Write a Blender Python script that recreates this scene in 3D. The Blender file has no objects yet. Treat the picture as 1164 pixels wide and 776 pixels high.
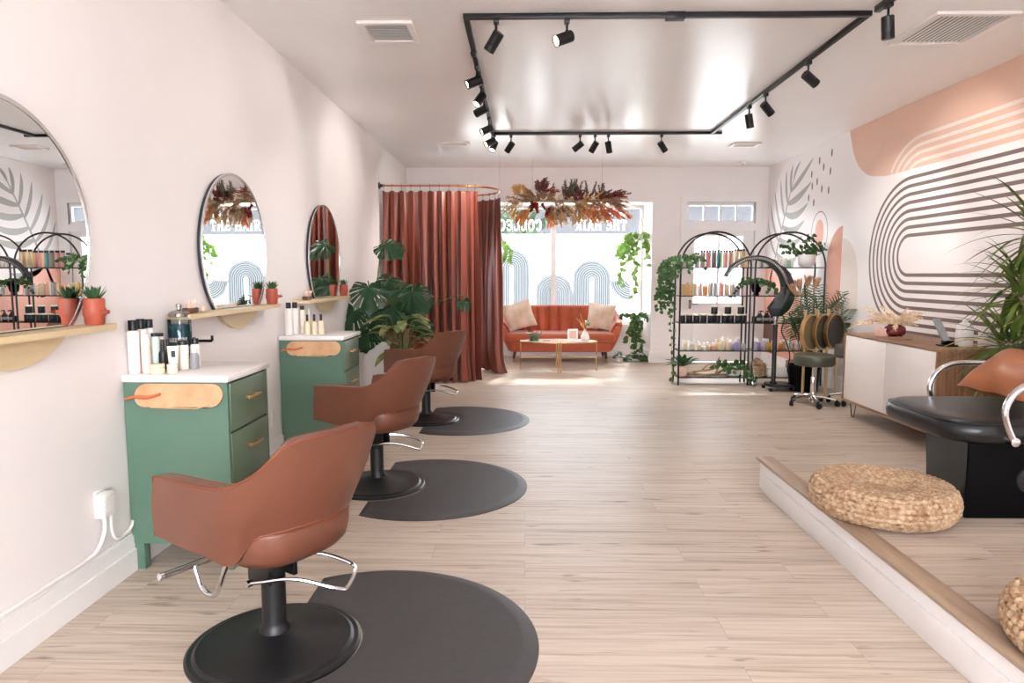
import bpy, bmesh, math, random
from mathutils import Vector, Matrix
PI = math.pi
RND = random.Random(7)
COL = bpy.context.scene.collection

# ------------------------------------------------------------------ materials
def lin(c):
    out = []
    for v in c[:3]:
        v = v / 255.0
        out.append(v / 12.92 if v <= 0.04045 else ((v + 0.055) / 1.055) ** 2.4)
    return (out[0], out[1], out[2], 1.0)

def mat(name, rgb, rough=0.5, metal=0.0, var=0.0, vscale=6.0, stretch=(1, 1, 1), bump=0.0, bscale=60.0,
        sheen=0.0, trans=0.0, spec=0.5, emit=None, estr=0.0, alpha=1.0, coat=0.0, rgb2=None, ior=1.45, sss=0.0):
    m = bpy.data.materials.new(name)
    m.use_nodes = True
    nt = m.node_tree
    N, L = nt.nodes, nt.links
    b = N['Principled BSDF']
    b.inputs['Base Color'].default_value = lin(rgb)
    b.inputs['Roughness'].default_value = rough
    b.inputs['Metallic'].default_value = metal
    b.inputs['Specular IOR Level'].default_value = spec
    b.inputs['Sheen Weight'].default_value = sheen
    b.inputs['Transmission Weight'].default_value = trans
    b.inputs['IOR'].default_value = ior
    b.inputs['Alpha'].default_value = alpha
    b.inputs['Coat Weight'].default_value = coat
    if emit:
        b.inputs['Emission Color'].default_value = lin(emit)
        b.inputs['Emission Strength'].default_value = estr
    tc = None
    if var or rgb2 or bump:
        tc = N.new('ShaderNodeTexCoord')
        mp = N.new('ShaderNodeMapping')
        mp.inputs['Scale'].default_value = stretch
        L.new(tc.outputs['Object'], mp.inputs['Vector'])
    if var or rgb2:
        n = N.new('ShaderNodeTexNoise')
        n.inputs['Scale'].default_value = vscale
        n.inputs['Detail'].default_value = 5
        L.new(mp.outputs[0], n.inputs['Vector'])
        r = N.new('ShaderNodeValToRGB')
        c = lin(rgb)
        r.color_ramp.elements[0].position = 0.3
        r.color_ramp.elements[1].position = 0.7
        if rgb2:
            r.color_ramp.elements[0].color = c
            r.color_ramp.elements[1].color = lin(rgb2)
        else:
            r.color_ramp.elements[0].color = tuple(max(0, x * (1 - var)) for x in c[:3]) + (1,)
            r.color_ramp.elements[1].color = tuple(min(1, x * (1 + var)) for x in c[:3]) + (1,)
        L.new(n.outputs['Fac'], r.inputs['Fac'])
        L.new(r.outputs['Color'], b.inputs['Base Color'])
    if bump:
        n2 = N.new('ShaderNodeTexNoise')
        n2.inputs['Scale'].default_value = bscale
        n2.inputs['Detail'].default_value = 4
        L.new(mp.outputs[0], n2.inputs['Vector'])
        bp = N.new('ShaderNodeBump')
        bp.inputs['Strength'].default_value = bump
        bp.inputs['Distance'].default_value = 0.01
        L.new(n2.outputs['Fac'], bp.inputs['Height'])
        L.new(bp.outputs['Normal'], b.inputs['Normal'])
    return m

def plank_mat(name, along_y=False, tone=1.0):
    m = bpy.data.materials.new(name)
    m.use_nodes = True
    nt = m.node_tree
    N, L = nt.nodes, nt.links
    b = N['Principled BSDF']
    tc = N.new('ShaderNodeTexCoord')
    mp = N.new('ShaderNodeMapping')
    if along_y:
        mp.inputs['Rotation'].default_value = (0, 0, PI / 2)
    L.new(tc.outputs['Object'], mp.inputs['Vector'])
    br = N.new('ShaderNodeTexBrick')
    br.offset = 0.37
    br.inputs['Color1'].default_value = (0, 0, 0, 1)
    br.inputs['Color2'].default_value = (1, 1, 1, 1)
    br.inputs['Mortar'].default_value = (0.5, 0.5, 0.5, 1)
    br.inputs['Scale'].default_value = 1.0
    br.inputs['Mortar Size'].default_value = 0.0012
    br.inputs['Mortar Smooth'].default_value = 0.2
    br.inputs['Brick Width'].default_value = 1.25
    br.inputs['Row Height'].default_value = 0.18
    L.new(mp.outputs[0], br.inputs['Vector'])
    # grain stretched along the plank, shifted per plank
    gm = N.new('ShaderNodeMapping')
    gm.inputs['Scale'].default_value = (0.9, 27.0, 1.0)
    L.new(mp.outputs[0], gm.inputs['Vector'])
    sh = N.new('ShaderNodeMath'); sh.operation = 'MULTIPLY'; sh.inputs[1].default_value = 37.0
    L.new(br.outputs['Color'], sh.inputs[0])
    g = N.new('ShaderNodeTexNoise'); g.noise_dimensions = '4D'
    g.inputs['Scale'].default_value = 1.6; g.inputs['Detail'].default_value = 9; g.inputs['Roughness'].default_value = 0.62
    g.inputs['Distortion'].default_value = 0.6
    L.new(gm.outputs[0], g.inputs['Vector']); L.new(sh.outputs[0], g.inputs['W'])
    r = N.new('ShaderNodeValToRGB')
    els = r.color_ramp.elements
    els[0].position = 0.24; els[0].color = lin((142 * tone, 119 * tone, 101 * tone))
    els[1].position = 0.70; els[1].color = lin((223 * tone, 209 * tone, 195 * tone))
    e = els.new(0.42); e.color = lin((198 * tone, 179 * tone, 162 * tone))
    e = els.new(0.53); e.color = lin((212 * tone, 196 * tone, 180 * tone))
    L.new(g.outputs['Fac'], r.inputs['Fac'])
    # knots
    km = N.new('ShaderNodeMapping'); km.inputs['Scale'].default_value = (2.4, 13.0, 1.0)
    L.new(mp.outputs[0], km.inputs['Vector'])
    k = N.new('ShaderNodeTexNoise'); k.noise_dimensions = '4D'
    k.inputs['Scale'].default_value = 1.5; k.inputs['Detail'].default_value = 3
    L.new(km.outputs[0], k.inputs['Vector']); L.new(sh.outputs[0], k.inputs['W'])
    kr = N.new('ShaderNodeValToRGB')
    kr.color_ramp.elements[0].position = 0.63; kr.color_ramp.elements[0].color = (1, 1, 1, 1)
    kr.color_ramp.elements[1].position = 0.75; kr.color_ramp.elements[1].color = (0.40, 0.33, 0.28, 1)
    L.new(k.outputs['Fac'], kr.inputs['Fac'])
    mx = N.new('ShaderNodeMix'); mx.data_type = 'RGBA'; mx.blend_type = 'MULTIPLY'; mx.inputs[0].default_value = 1.0
    L.new(r.outputs['Color'], mx.inputs[6]); L.new(kr.outputs['Color'], mx.inputs[7])
    # plank to plank tone
    pt = N.new('ShaderNodeValToRGB')
    pt.color_ramp.elements[0].color = (0.90, 0.895, 0.89, 1); pt.color_ramp.elements[1].color = (1.0, 1.0, 1.0, 1)
    L.new(br.outputs['Color'], pt.inputs['Fac'])
    m2 = N.new('ShaderNodeMix'); m2.data_type = 'RGBA'; m2.blend_type = 'MULTIPLY'; m2.inputs[0].default_value = 1.0
    L.new(mx.outputs[2], m2.inputs[6]); L.new(pt.outputs['Color'], m2.inputs[7])
    m3 = N.new('ShaderNodeMix'); m3.data_type = 'RGBA'; m3.blend_type = 'MIX'
    m3.inputs[7].default_value = lin((110, 88, 70))
    sf = N.new('ShaderNodeMath'); sf.operation = 'MULTIPLY'; sf.inputs[1].default_value = 0.35
    L.new(br.outputs['Fac'], sf.inputs[0]); L.new(sf.outputs[0], m3.inputs[0]); L.new(m2.outputs[2], m3.inputs[6])
    L.new(m3.outputs[2], b.inputs['Base Color'])
    b.inputs['Roughness'].default_value = 0.40
    b.inputs['Specular IOR Level'].default_value = 0.2
    bp = N.new('ShaderNodeBump'); bp.inputs['Strength'].default_value = 0.12; bp.inputs['Distance'].default_value = 0.004
    L.new(g.outputs['Fac'], bp.inputs['Height']); L.new(bp.outputs[0], b.inputs['Normal'])
    return m

def glass_mat(name, tint=(255, 255, 255), gloss=0.08, rough=0.0):
    m = bpy.data.materials.new(name)
    m.use_nodes = True
    nt = m.node_tree; N, L = nt.nodes, nt.links
    N.remove(N['Principled BSDF'])
    t = N.new('ShaderNodeBsdfTransparent'); t.inputs[0].default_value = lin(tint)
    g = N.new('ShaderNodeBsdfGlossy'); g.inputs['Roughness'].default_value = rough
    f = N.new('ShaderNodeFresnel'); f.inputs[0].default_value = 1.35
    x = N.new('ShaderNodeMixShader')
    L.new(f.outputs[0], x.inputs[0]); L.new(t.outputs[0], x.inputs[1]); L.new(g.outputs[0], x.inputs[2])
    L.new(x.outputs[0], N['Material Output'].inputs[0])
    return m

def film_mat(name, rgb, clear):
    m = bpy.data.materials.new(name)
    m.use_nodes = True
    nt = m.node_tree; N, L = nt.nodes, nt.links
    N.remove(N['Principled BSDF'])
    t = N.new('ShaderNodeBsdfTransparent')
    g = N.new('ShaderNodeBsdfTranslucent'); g.inputs[0].default_value = lin(rgb)
    x = N.new('ShaderNodeMixShader'); x.inputs[0].default_value = 1 - clear
    L.new(t.outputs[0], x.inputs[1]); L.new(g.outputs[0], x.inputs[2])
    L.new(x.outputs[0], N['Material Output'].inputs[0])
    return m

def leaf_mat(name, rgb, rgb2, rough=0.4, vscale=9):
    m = mat(name, rgb, rough, rgb2=rgb2, vscale=vscale)
    nt = m.node_tree; N, L = nt.nodes, nt.links
    b = N['Principled BSDF']
    t = N.new('ShaderNodeBsdfTranslucent')
    x = N.new('ShaderNodeMixShader'); x.inputs[0].default_value = 0.32
    src = b.inputs['Base Color'].links[0].from_socket
    L.new(src, t.inputs[0])
    L.new(b.outputs[0], x.inputs[1]); L.new(t.outputs[0], x.inputs[2])
    L.new(x.outputs[0], N['Material Output'].inputs[0])
    return m

def wood_mat(name, a, b_, axis='y', rough=0.45, sc=9):
    st = {'x': (0.8, 12, 12), 'y': (12, 0.8, 12), 'z': (12, 12, 0.8)}[axis]
    return mat(name, a, rough, rgb2=b_, vscale=sc * 0.25, stretch=st)

WALLC = (242, 236, 235)
M = {}
M['wall'] = mat('wall_paint', WALLC, 0.4, var=0.012, vscale=2.0, bump=0.04, bscale=14, spec=0.3)
M['ceil'] = mat('ceiling_paint', (246, 244, 244), 0.26, var=0.01, vscale=2.0, bump=0.05, bscale=5, spec=0.3)
M['trim'] = mat('trim_paint', (242, 239, 238), 0.35, var=0.01)
M['floor'] = plank_mat('plank_floor', tone=0.965)
M['plat'] = plank_mat('plank_platform', tone=0.94)
M['nosing'] = wood_mat('nosing_wood', (160, 136, 116), (186, 162, 138), 'y', 0.4)
M['leather'] = mat('tan_leather', (108, 64, 47), 0.40, var=0.05, vscale=9, bump=0.10, bscale=260, spec=0.6)
M['piping'] = mat('piping_leather', (122, 66, 44), 0.5, var=0.04)
M['black'] = mat('black_metal', (22, 22, 24), 0.38, var=0.1)
M['blackgloss'] = mat('black_gloss', (6, 6, 8), 0.3, var=0.05, spec=0.12)
M['vinyl'] = mat('black_vinyl', (30, 30, 32), 0.3, var=0.08, bump=0.05, bscale=200)
M['rubber'] = mat('rubber_mat', (66, 63, 64), 0.5, var=0.08, vscale=40, bump=0.08, bscale=300)
M['chrome'] = mat('chrome', (225, 225, 228), 0.1, 1.0, var=0.02)
M['steel'] = mat('brushed_steel', (168, 164, 160), 0.22, 1.0, var=0.04)
M['gold'] = mat('brass', (206, 168, 116), 0.28, 1.0, var=0.05)
M['palegold'] = mat('pale_brass', (214, 190, 150), 0.3, 0.8, var=0.04)
M['copper'] = mat('copper_tube', (188, 120, 84), 0.25, 1.0, var=0.08)
M['green'] = mat('sage_green_paint', (92, 122, 104), 0.4, var=0.03, vscale=3)
M['drawer'] = mat('drawer_green', (92, 112, 90), 0.3, var=0.04, vscale=3, stretch=(1, 1, 0.2), spec=0.6)
M['quartz'] = mat('white_quartz', (240, 236, 234), 0.18, rgb2=(228, 222, 220), vscale=5)
M['tan'] = mat('natural_leather', (214, 172, 132), 0.5, rgb2=(196, 148, 106), vscale=14, bump=0.05)
M['strap'] = mat('orange_leather', (196, 110, 70), 0.5, var=0.06)
M['dark'] = mat('dark_gap', (20, 18, 16), 0.8, var=0.05)
M['mirror'] = mat('mirror_glass', (244, 246, 246), 0.0, 1.0, var=0.001)
M['rim'] = mat('mirror_rim', (214, 212, 210), 0.22, 0.9, var=0.03)
M['rimdark'] = mat('mirror_side', (60, 66, 80), 0.3, 0.6, var=0.05)
M['palewood'] = wood_mat('pale_wood', (226, 206, 168), (214, 190, 148), 'y', 0.45)
M['walnut'] = wood_mat('walnut', (168, 130, 100), (134, 98, 74), 'y', 0.45)
M['walnutv'] = wood_mat('walnut_upright', (166, 124, 94), (120, 84, 62), 'z', 0.45, sc=14)
M['whitelac'] = mat('white_lacquer', (240, 234, 230), 0.35, var=0.01)
M['terra'] = mat('terracotta_leather', (176, 84, 62), 0.5, var=0.08, vscale=18, bump=0.06)
M['succ'] = leaf_mat('succulent_green', (52, 92, 58), (92, 128, 84))
M['white'] = mat('white_plastic', (240, 236, 232), 0.35, var=0.01)
M['cream'] = mat('cream_plastic', (232, 216, 186), 0.4, var=0.03)
M['capblack'] = mat('black_cap', (20, 20, 22), 0.35, var=0.06)
M['blueliq'] = mat('teal_liquid', (14, 92, 104), 0.08, trans=0.35, var=0.05, spec=0.6)
M['clearplastic'] = glass_mat('clear_plastic', (236, 240, 240))
M['glass'] = glass_mat('window_glass', (250, 252, 252))
M['shelfglass'] = glass_mat('shelf_glass', (226, 236, 234))
M['film'] = film_mat('frosted_film', (250, 250, 252), 0.25)
M['decal'] = film_mat('film_stripe', (238, 239, 240), 0.0); M['decalfill'] = film_mat('film_arch', (92, 93, 94), 0.0)
M['letter'] = mat('white_lettering', (252, 250, 250), 0.5, var=0.005, emit=None)
M['letter'] = film_mat('white_lettering', (255, 255, 255), 0.0)
M['curtain'] = mat('rust_velvet', (124, 58, 42), 0.34, var=0.10, vscale=5, stretch=(1, 1, 0.3), sheen=0.15, spec=0.6)
M['velvet'] = mat('rust_sofa_velvet', (184, 84, 46), 0.55, var=0.07, vscale=8, sheen=0.5)
M['fur'] = mat('pale_fur', (236, 222, 206), 0.8, rgb2=(206, 170, 138), vscale=5, bump=0.5, bscale=90, sheen=0.4)
M['legwood'] = wood_mat('dark_leg_wood', (96, 48, 34), (72, 36, 26), 'z')
M['marble'] = mat('pale_marble', (236, 224, 214), 0.2, rgb2=(220, 204, 194), vscale=7)
M['bowlgreen'] = mat('green_ceramic', (86, 116, 84), 0.4, var=0.1)
M['petal'] = mat('red_petals', (178, 60, 44), 0.7, rgb2=(226, 150, 120), vscale=40)
M['ceramic'] = mat('white_ceramic', (240, 236, 234), 0.3, var=0.015)
M['monst'] = leaf_mat('monstera_green', (22, 54, 34), (50, 88, 54), 0.28, 5)
M['lily'] = leaf_mat('variegated_leaf', (58, 92, 48), (176, 180, 116), 0.35, 16)
M['pothos'] = leaf_mat('pothos_green', (84, 134, 58), (164, 192, 104), 0.4, 14)
M['ivy'] = leaf_mat('ivy_green', (40, 78, 40), (90, 126, 62), 0.4, 14)
M['shelfplant'] = leaf_mat('shelf_plant_green', (38, 72, 40), (84, 118, 66), 0.4, 14)
M['palm'] = leaf_mat('palm_green', (24, 56, 38), (62, 98, 62), 0.35, 8)
M['drac'] = leaf_mat('dracaena_green', (40, 76, 36), (126, 142, 66), 0.35, 5)
M['dracyel'] = leaf_mat('dry_yellow_leaf', (196, 168, 70), (214, 190, 104), 0.5, 8)
M['stem'] = mat('green_stem', (92, 112, 62), 0.5, var=0.1)
M['bark'] = mat('pale_bark', (190, 170, 140), 0.8, rgb2=(150, 128, 100), vscale=30, bump=0.3)
M['soil'] = mat('soil', (52, 40, 32), 0.9, var=0.2)
M['rattan'] = mat('water_hyacinth', (204, 178, 148), 0.75, rgb2=(150, 112, 80), vscale=34, bump=0.5, bscale=140, spec=0.25)
M['olive'] = mat('olive_vinyl', (76, 76, 62), 0.35, var=0.06, bump=0.05, bscale=180)
M['greyv'] = mat('grey_vinyl', (96, 92, 88), 0.38, var=0.05)
M['olivepanel'] = mat('olive_panel_fabric', (120, 106, 78), 0.5, var=0.05, vscale=4)
M['darkpanel'] = mat('dark_panel_fabric', (52, 46, 38), 0.5, var=0.05)
M['pillow'] = mat('pillow_leather', (146, 88, 56), 0.42, var=0.06, vscale=8, bump=0.12, bscale=40)
M['charcoal'] = mat('charcoal_plastic', (30, 30, 34), 0.42, var=0.05)
M['foil'] = mat('perforated_metal', (150, 150, 152), 0.35, 0.8, rgb2=(60, 60, 64), vscale=160)
M['pampas'] = mat('dried_cream_grass', (236, 214, 184), 0.8, rgb2=(220, 190, 152), vscale=30, sheen=0.3)
M['redvase'] = mat('dark_red_glass', (104, 28, 30), 0.12, var=0.15, coat=0.4)
M['pinkcard'] = mat('pink_card', (226, 186, 170), 0.6, var=0.02)
M['vent'] = mat('vent_white', (238, 232, 228), 0.4, var=0.01)
M['ventslot'] = mat('vent_slot', (34, 33, 33), 0.6, var=0.05)
M['lamp'] = mat('lit_lamp', (255, 240, 215), 0.4, emit=(255, 236, 205), estr=9.0, var=0.01)
M['crystal'] = glass_mat('crystal', (240, 244, 246))
M['stonepink'] = mat('pink_crystal', (226, 190, 174), 0.3, rgb2=(240, 220, 208), vscale=30)
M['stonebase'] = mat('brown_stone', (104, 70, 54), 0.6, var=0.15, vscale=25)
M['log'] = mat('log_wood', (190, 160, 122), 0.8, rgb2=(130, 96, 68), vscale=14, bump=0.3)
M['dpink'] = mat('blush_ceramic', (224, 186, 166), 0.5, var=0.03)
M['mpeach'] = mat('mural_peach', (228, 186, 164), 0.5, rgb2=(232, 194, 174), vscale=1.5)
M['mterra'] = mat('mural_terracotta', (214, 150, 124), 0.5, rgb2=(222, 164, 140), vscale=2)
M['mpink'] = mat('mural_pink', (224, 166, 146), 0.5, var=0.03, vscale=2)
M['mbrown'] = mat('mural_brown', (124, 106, 102), 0.5, var=0.04)
M['mdark'] = mat('mural_dark_brown', (116, 84, 78), 0.5, var=0.04)
M['mgrey'] = mat('mural_grey_green', (172, 168, 164), 0.5, var=0.04, vscale=3)
M['mfaint'] = mat('mural_beige', (226, 214, 204), 0.5, var=0.02)
M['mwhite'] = mat('mural_white', (240, 226, 216), 0.5, var=0.01)
M['asphalt'] = mat('pavement', (214, 210, 206), 0.8, var=0.05, vscale=1)
M['facade'] = mat('street_facade', (62, 61, 63), 0.85, var=0.08, vscale=0.4, spec=0.1)
M['street'] = leaf_mat('street_tree_green', (22, 32, 18), (52, 62, 40), 0.8, 1)
M['cable'] = mat('black_cable', (18, 18, 18), 0.5, var=0.1)

# ------------------------------------------------------------------ mesh helpers
class B:
    def __init__(s):
        s.bm = bmesh.new()
    def _xf(s, vs, mtx):
        if mtx is not None:
            for v in vs:
                v.co = mtx @ v.co
    def face(s, pts):
        try:
            return s.bm.faces.new([s.bm.verts.new(p) for p in pts])
        except ValueError:
            return None
    def box(s, x0, x1, y0, y1, z0, z1, bev=0.0, mtx=None, seg=2):
        t = bmesh.new()
        r = bmesh.ops.create_cube(t, size=1.0)
        for v in t.verts:
            v.co = Vector(((x0 + x1) / 2 + v.co.x * (x1 - x0), (y0 + y1) / 2 + v.co.y * (y1 - y0), (z0 + z1) / 2 + v.co.z * (z1 - z0)))
        if bev > 0:
            bmesh.ops.bevel(t, geom=list(t.edges), offset=bev, segments=seg, affect='EDGES', profile=0.5)
        s.merge(t, mtx)
        return s
    def merge(s, t, mtx=None):
        mp = {}
        for v in t.verts:
            mp[v] = s.bm.verts.new(mtx @ v.co if mtx is not None else v.co)
        for f in t.faces:
            try:
                s.bm.faces.new([mp[v] for v in f.verts])
            except ValueError:
                pass
        t.free()
    def rings(s, rings, closed=True, cap=(True, True), loop=False):
        rv = [[s.bm.verts.new(p) for p in r] for r in rings]
        n = len(rv[0])
        m = len(rv)
        for i in range(m if loop else m - 1):
            a, b = rv[i], rv[(i + 1) % m]
            for j in range(n if closed else n - 1):
                k = (j + 1) % n
                try:
                    s.bm.faces.new((a[j], a[k], b[k], b[j]))
                except ValueError:
                    pass
        if closed and not loop:
            if cap[0]:
                s.bm.faces.new(list(reversed(rv[0])))
            if cap[1]:
                s.bm.faces.new(rv[-1])
        return s
    def lathe(s, prof, n=24, c=(0, 0, 0), axis='z', mtx=None, cap=(True, True)):
        rs = []
        for r, z in prof:
            ring = []
            for i in range(n):
                a = 2 * PI * i / n
                r_ = max(r, 0.0004)
                p = Vector((r_ * math.cos(a), r_ * math.sin(a), z))
                if axis == 'x':
                    p = Vector((p.z, p.x, p.y))
                elif axis == 'y':
                    p = Vector((p.y, p.z, p.x))
                p += Vector(c)
                if mtx is not None:
                    p = mtx @ p
                ring.append(p)
            rs.append(ring)
        return s.rings(rs, True, cap)
    def tube(s, pts, r, n=8, loop=False, cap=True):
        pts = [Vector(p) for p in pts]
        m = len(pts)
        rs = r if isinstance(r, (list, tuple)) else [r] * m
        prev = None
        out = []
        for i, p in enumerate(pts):
            if loop:
                d = pts[(i + 1) % m] - pts[i - 1]
            else:
                d = pts[min(i + 1, m - 1)] - pts[max(i - 1, 0)]
            if d.length < 1e-9:
                d = Vector((0, 0, 1))
            d.normalize()
            if prev is None:
                up = Vector((0, 0, 1)) if abs(d.z) < 0.95 else Vector((1, 0, 0))
                u = d.cross(up).normalized()
            else:
                u = (prev - d * prev.dot(d))
                if u.length < 1e-6:
                    u = d.orthogonal()
                u.normalize()
            prev = u
            w = d.cross(u)
            out.append([p + (u * math.cos(2 * PI * k / n) + w * math.sin(2 * PI * k / n)) * rs[i] for k in range(n)])
        return s.rings(out, True, (cap, cap), loop)
    def cyl(s, p0, p1, r0, r1=None, n=16):
        return s.tube([p0, p1], [r0, r1 if r1 is not None else r0], n)
    def sphere(s, c, r, sc=(1, 1, 1), u=14, v=9):
        prof = []
        rs = []
        for i in range(v + 1):
            a = -PI / 2 + PI * i / v
            ring = []
            for j in range(u):
                b = 2 * PI * j / u
                ca = max(math.cos(a), 0.01)
                ring.append(Vector(c) + Vector((r * sc[0] * ca * math.cos(b), r * sc[1] * ca * math.sin(b), r * sc[2] * math.sin(a))))
            rs.append(ring)
        return s.rings(rs)
    def poly_prism(s, pts, axis, a, b):
        def P(p, t):
            return {'x': (t, p[0], p[1]), 'y': (p[0], t, p[1]), 'z': (p[0], p[1], t)}[axis]
        lo = [s.bm.verts.new(P(p, a)) for p in pts]
        hi = [s.bm.verts.new(P(p, b)) for p in pts]
        n = len(pts)
        f1 = s.bm.faces.new(lo); f2 = s.bm.faces.new(list(reversed(hi)))
        for i in range(n):
            k = (i + 1) % n
            s.bm.faces.new((lo[i], hi[i], hi[k], lo[k]))
        f1.normal_update(); f2.normal_update()
        bmesh.ops.triangulate(s.bm, faces=[f1, f2], ngon_method='EAR_CLIP')
        return s
    def leaf(s, p, d, nrm, L, W, prof, fold=0.15, droop=0.0, seg=6, notch=None):
        p = Vector(p); d = Vector(d).normalized(); nrm = Vector(nrm)
        side = d.cross(nrm)
        if side.length < 1e-5:
            side = d.orthogonal()
        side.normalize()
        nrm = side.cross(d).normalized()
        c = p.copy()
        dd = d.copy()
        cs, ls, rs = [], [], []
        for i in range(seg + 1):
            t = i / seg
            w = W * prof(t) * 0.5
            wl = wr = w
            if notch:
                wl = w * notch(t); wr = w * notch(t + 0.02)
            up = side.cross(dd).normalized()
            cs.append(s.bm.verts.new(c))
            ls.append(s.bm.verts.new(c + side * wl + up * (fold * wl) ))
            rs.append(s.bm.verts.new(c - side * wr + up * (fold * wr)))
            dd = (dd + Vector((0, 0, -1)) * (droop / seg)).normalized()
            c = c + dd * (L / seg)
        for i in range(seg):
            s.bm.faces.new((cs[i], cs[i + 1], ls[i + 1], ls[i]))
            s.bm.faces.new((rs[i], rs[i + 1], cs[i + 1], cs[i]))
        return s
    def obj(s, name, material, parent=None, loc=None, angle=38, flat=False, rz=0):
        bmesh.ops.recalc_face_normals(s.bm, faces=s.bm.faces)
        me = bpy.data.meshes.new(name)
        s.bm.to_mesh(me); s.bm.free()
        if not flat:
            me.shade_smooth()
            me.set_sharp_from_angle(angle=math.radians(angle))
        me.materials.append(material)
        o = bpy.data.objects.new(name, me)
        COL.objects.link(o)
        if parent is not None:
            o.parent = parent
        if loc is not None:
            o.location = loc
        if rz:
            o.rotation_euler = (0, 0, rz)
        return o

def tag(o, label=None, cat=None, group=None, kind=None):
    if label: o['label'] = label
    if cat: o['category'] = cat
    if group: o['group'] = group
    if kind: o['kind'] = kind
    return o

def thing(name, label, cat, loc=(0, 0, 0), rz=0, group=None):
    o = bpy.data.objects.new(name, None)
    o.empty_display_size = 0.1
    COL.objects.link(o)
    o.location = loc; o.rotation_euler = (0, 0, rz)
    return tag(o, label, cat, group)

KIDS = {}
def dup(root, loc, rz=None, label=None, group=None, mats=None, scale=None):
    r = root.copy(); COL.objects.link(r)
    r.location = loc
    if rz is not None: r.rotation_euler = (0, 0, rz)
    if scale: r.scale = scale
    if label: r['label'] = label
    if group: r['group'] = group
    def rec(src, dst):
        for ch in [o for o in list(COL.objects) if o.parent == src]:
            c = ch.copy(); COL.objects.link(c); c.parent = dst
            if mats and ch.name.split('.')[0] in mats:
                c.data = c.data.copy()
                c.data.materials[0] = mats[ch.name.split('.')[0]]
            rec(ch, c)
    rec(root, r)
    return r

def struct(o):
    o['kind'] = 'structure'
    return o

def cr(keys, n):
    ks = [Vector(k) for k in keys]
    out = []
    m = len(ks)
    for i in range(n + 1):
        t = i / n * (m - 1)
        k = min(int(t), m - 2); f = t - k
        p0 = ks[max(k - 1, 0)]; p1 = ks[k]; p2 = ks[k + 1]; p3 = ks[min(k + 2, m - 1)]
        out.append(0.5 * ((2 * p1) + (p2 - p0) * f + (2 * p0 - 5 * p1 + 4 * p2 - p3) * f * f + (3 * p1 - p0 - 3 * p2 + p3) * f ** 3))
    return out

HEART = lambda t: (0.55 + 1.9 * t) * 0.9 if t < 0.22 else max(0.02, math.cos((t - 0.22) / 0.78 * PI / 2) ** 0.8) 
LANCE = lambda t: max(0.03, math.sin(PI * min(1, (t * 0.93 + 0.07))) ** 0.8)
BLADE = lambda t: max(0.03, (0.55 + 0.9 * t if t < 0.4 else 0.91 * (1 - (t - 0.4) / 0.6) ** 0.75))

# ------------------------------------------------------------------ camera, world, light
F, VX, VY, CH = 776.0, 597.0, 312.0, 1.4
def setup_camera():
    dx = (VX - 582) / F; dy = -(VY - 388) / F
    th = math.atan2(dy, 1.0); yaw = math.atan2(dx * math.cos(th), 1.0)
    fw = Vector((-math.sin(yaw) * math.cos(th), math.cos(yaw) * math.cos(th), -math.sin(th)))
    rt = Vector((math.cos(yaw), math.sin(yaw), 0))
    up = rt.cross(fw)
    cam = bpy.data.cameras.new('camera'); o = bpy.data.objects.new('camera', cam); COL.objects.link(o)
    cam.sensor_width = 36.0; cam.lens = F * 36.0 / 1164.0
    cam.clip_start = 0.05; cam.clip_end = 200
    m = Matrix((rt, up, -fw)).transposed().to_4x4()
    m.translation = (0, 0, CH)
    o.matrix_world = m
    bpy.context.scene.camera = o
setup_camera()
sc = bpy.context.scene
sc.view_settings.view_transform = 'Standard'
sc.view_settings.look = 'None'
sc.view_settings.exposure = 1.2
sc.view_settings.gamma = 1.0
sc.view_settings.use_curve_mapping = False
sc.cycles.use_denoising = True
sc.cycles.max_bounces = 10
sc.cycles.diffuse_bounces = 6
sc.cycles.glossy_bounces = 4
sc.cycles.transparent_max_bounces = 16
sc.cycles.caustics_reflective = False
sc.cycles.caustics_refractive = False
sc.cycles.sample_clamp_indirect = 6.0

w = bpy.data.worlds.new('sky'); sc.world = w; w.use_nodes = True
bg = w.node_tree.nodes['Background']
bg.inputs[0].default_value = (0.91, 0.96, 1.03, 1)
bg.inputs[1].default_value = 9.0

def sun(strength, rot, angle, color):
    l = bpy.data.lights.new('sun', 'SUN'); l.energy = strength; l.angle = math.radians(angle); l.color = color
    o = bpy.data.objects.new('sun', l); COL.objects.link(o); o.rotation_euler = rot
sun(3.0, (math.radians(-52), 0, math.radians(-14)), 3.0, (1, 0.95, 0.88))

# ------------------------------------------------------------------ the setting
XL, XR, YB, YA, ZC, YF = -1.87, 3.79, 10.9, 11.75, 3.07, -2.6
AX0, AX1, AZ = -1.05, 2.0, 2.53       # the window alcove
b = B(); b.box(XL - 0.1, XR + 0.1, YF - 0.1, YA + 0.12, -0.08, 0); struct(b.obj('floor', M['floor'], flat=True))
b = B(); b.box(XL - 0.1, XR + 0.1, YF - 0.1, YB + 0.1, ZC, ZC + 0.1); struct(b.obj('ceiling', M['ceil'], flat=True))
b = B(); b.box(XL - 0.12, XL, YF - 0.1, YB + 0.12, 0, ZC); struct(b.obj('wall_left', M['wall'], flat=True))
b = B(); b.box(XR, XR + 0.12, YF - 0.1, YB + 0.12, 0, ZC); wall_right = struct(b.obj('wall_right', M['wall'], flat=True))
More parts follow.
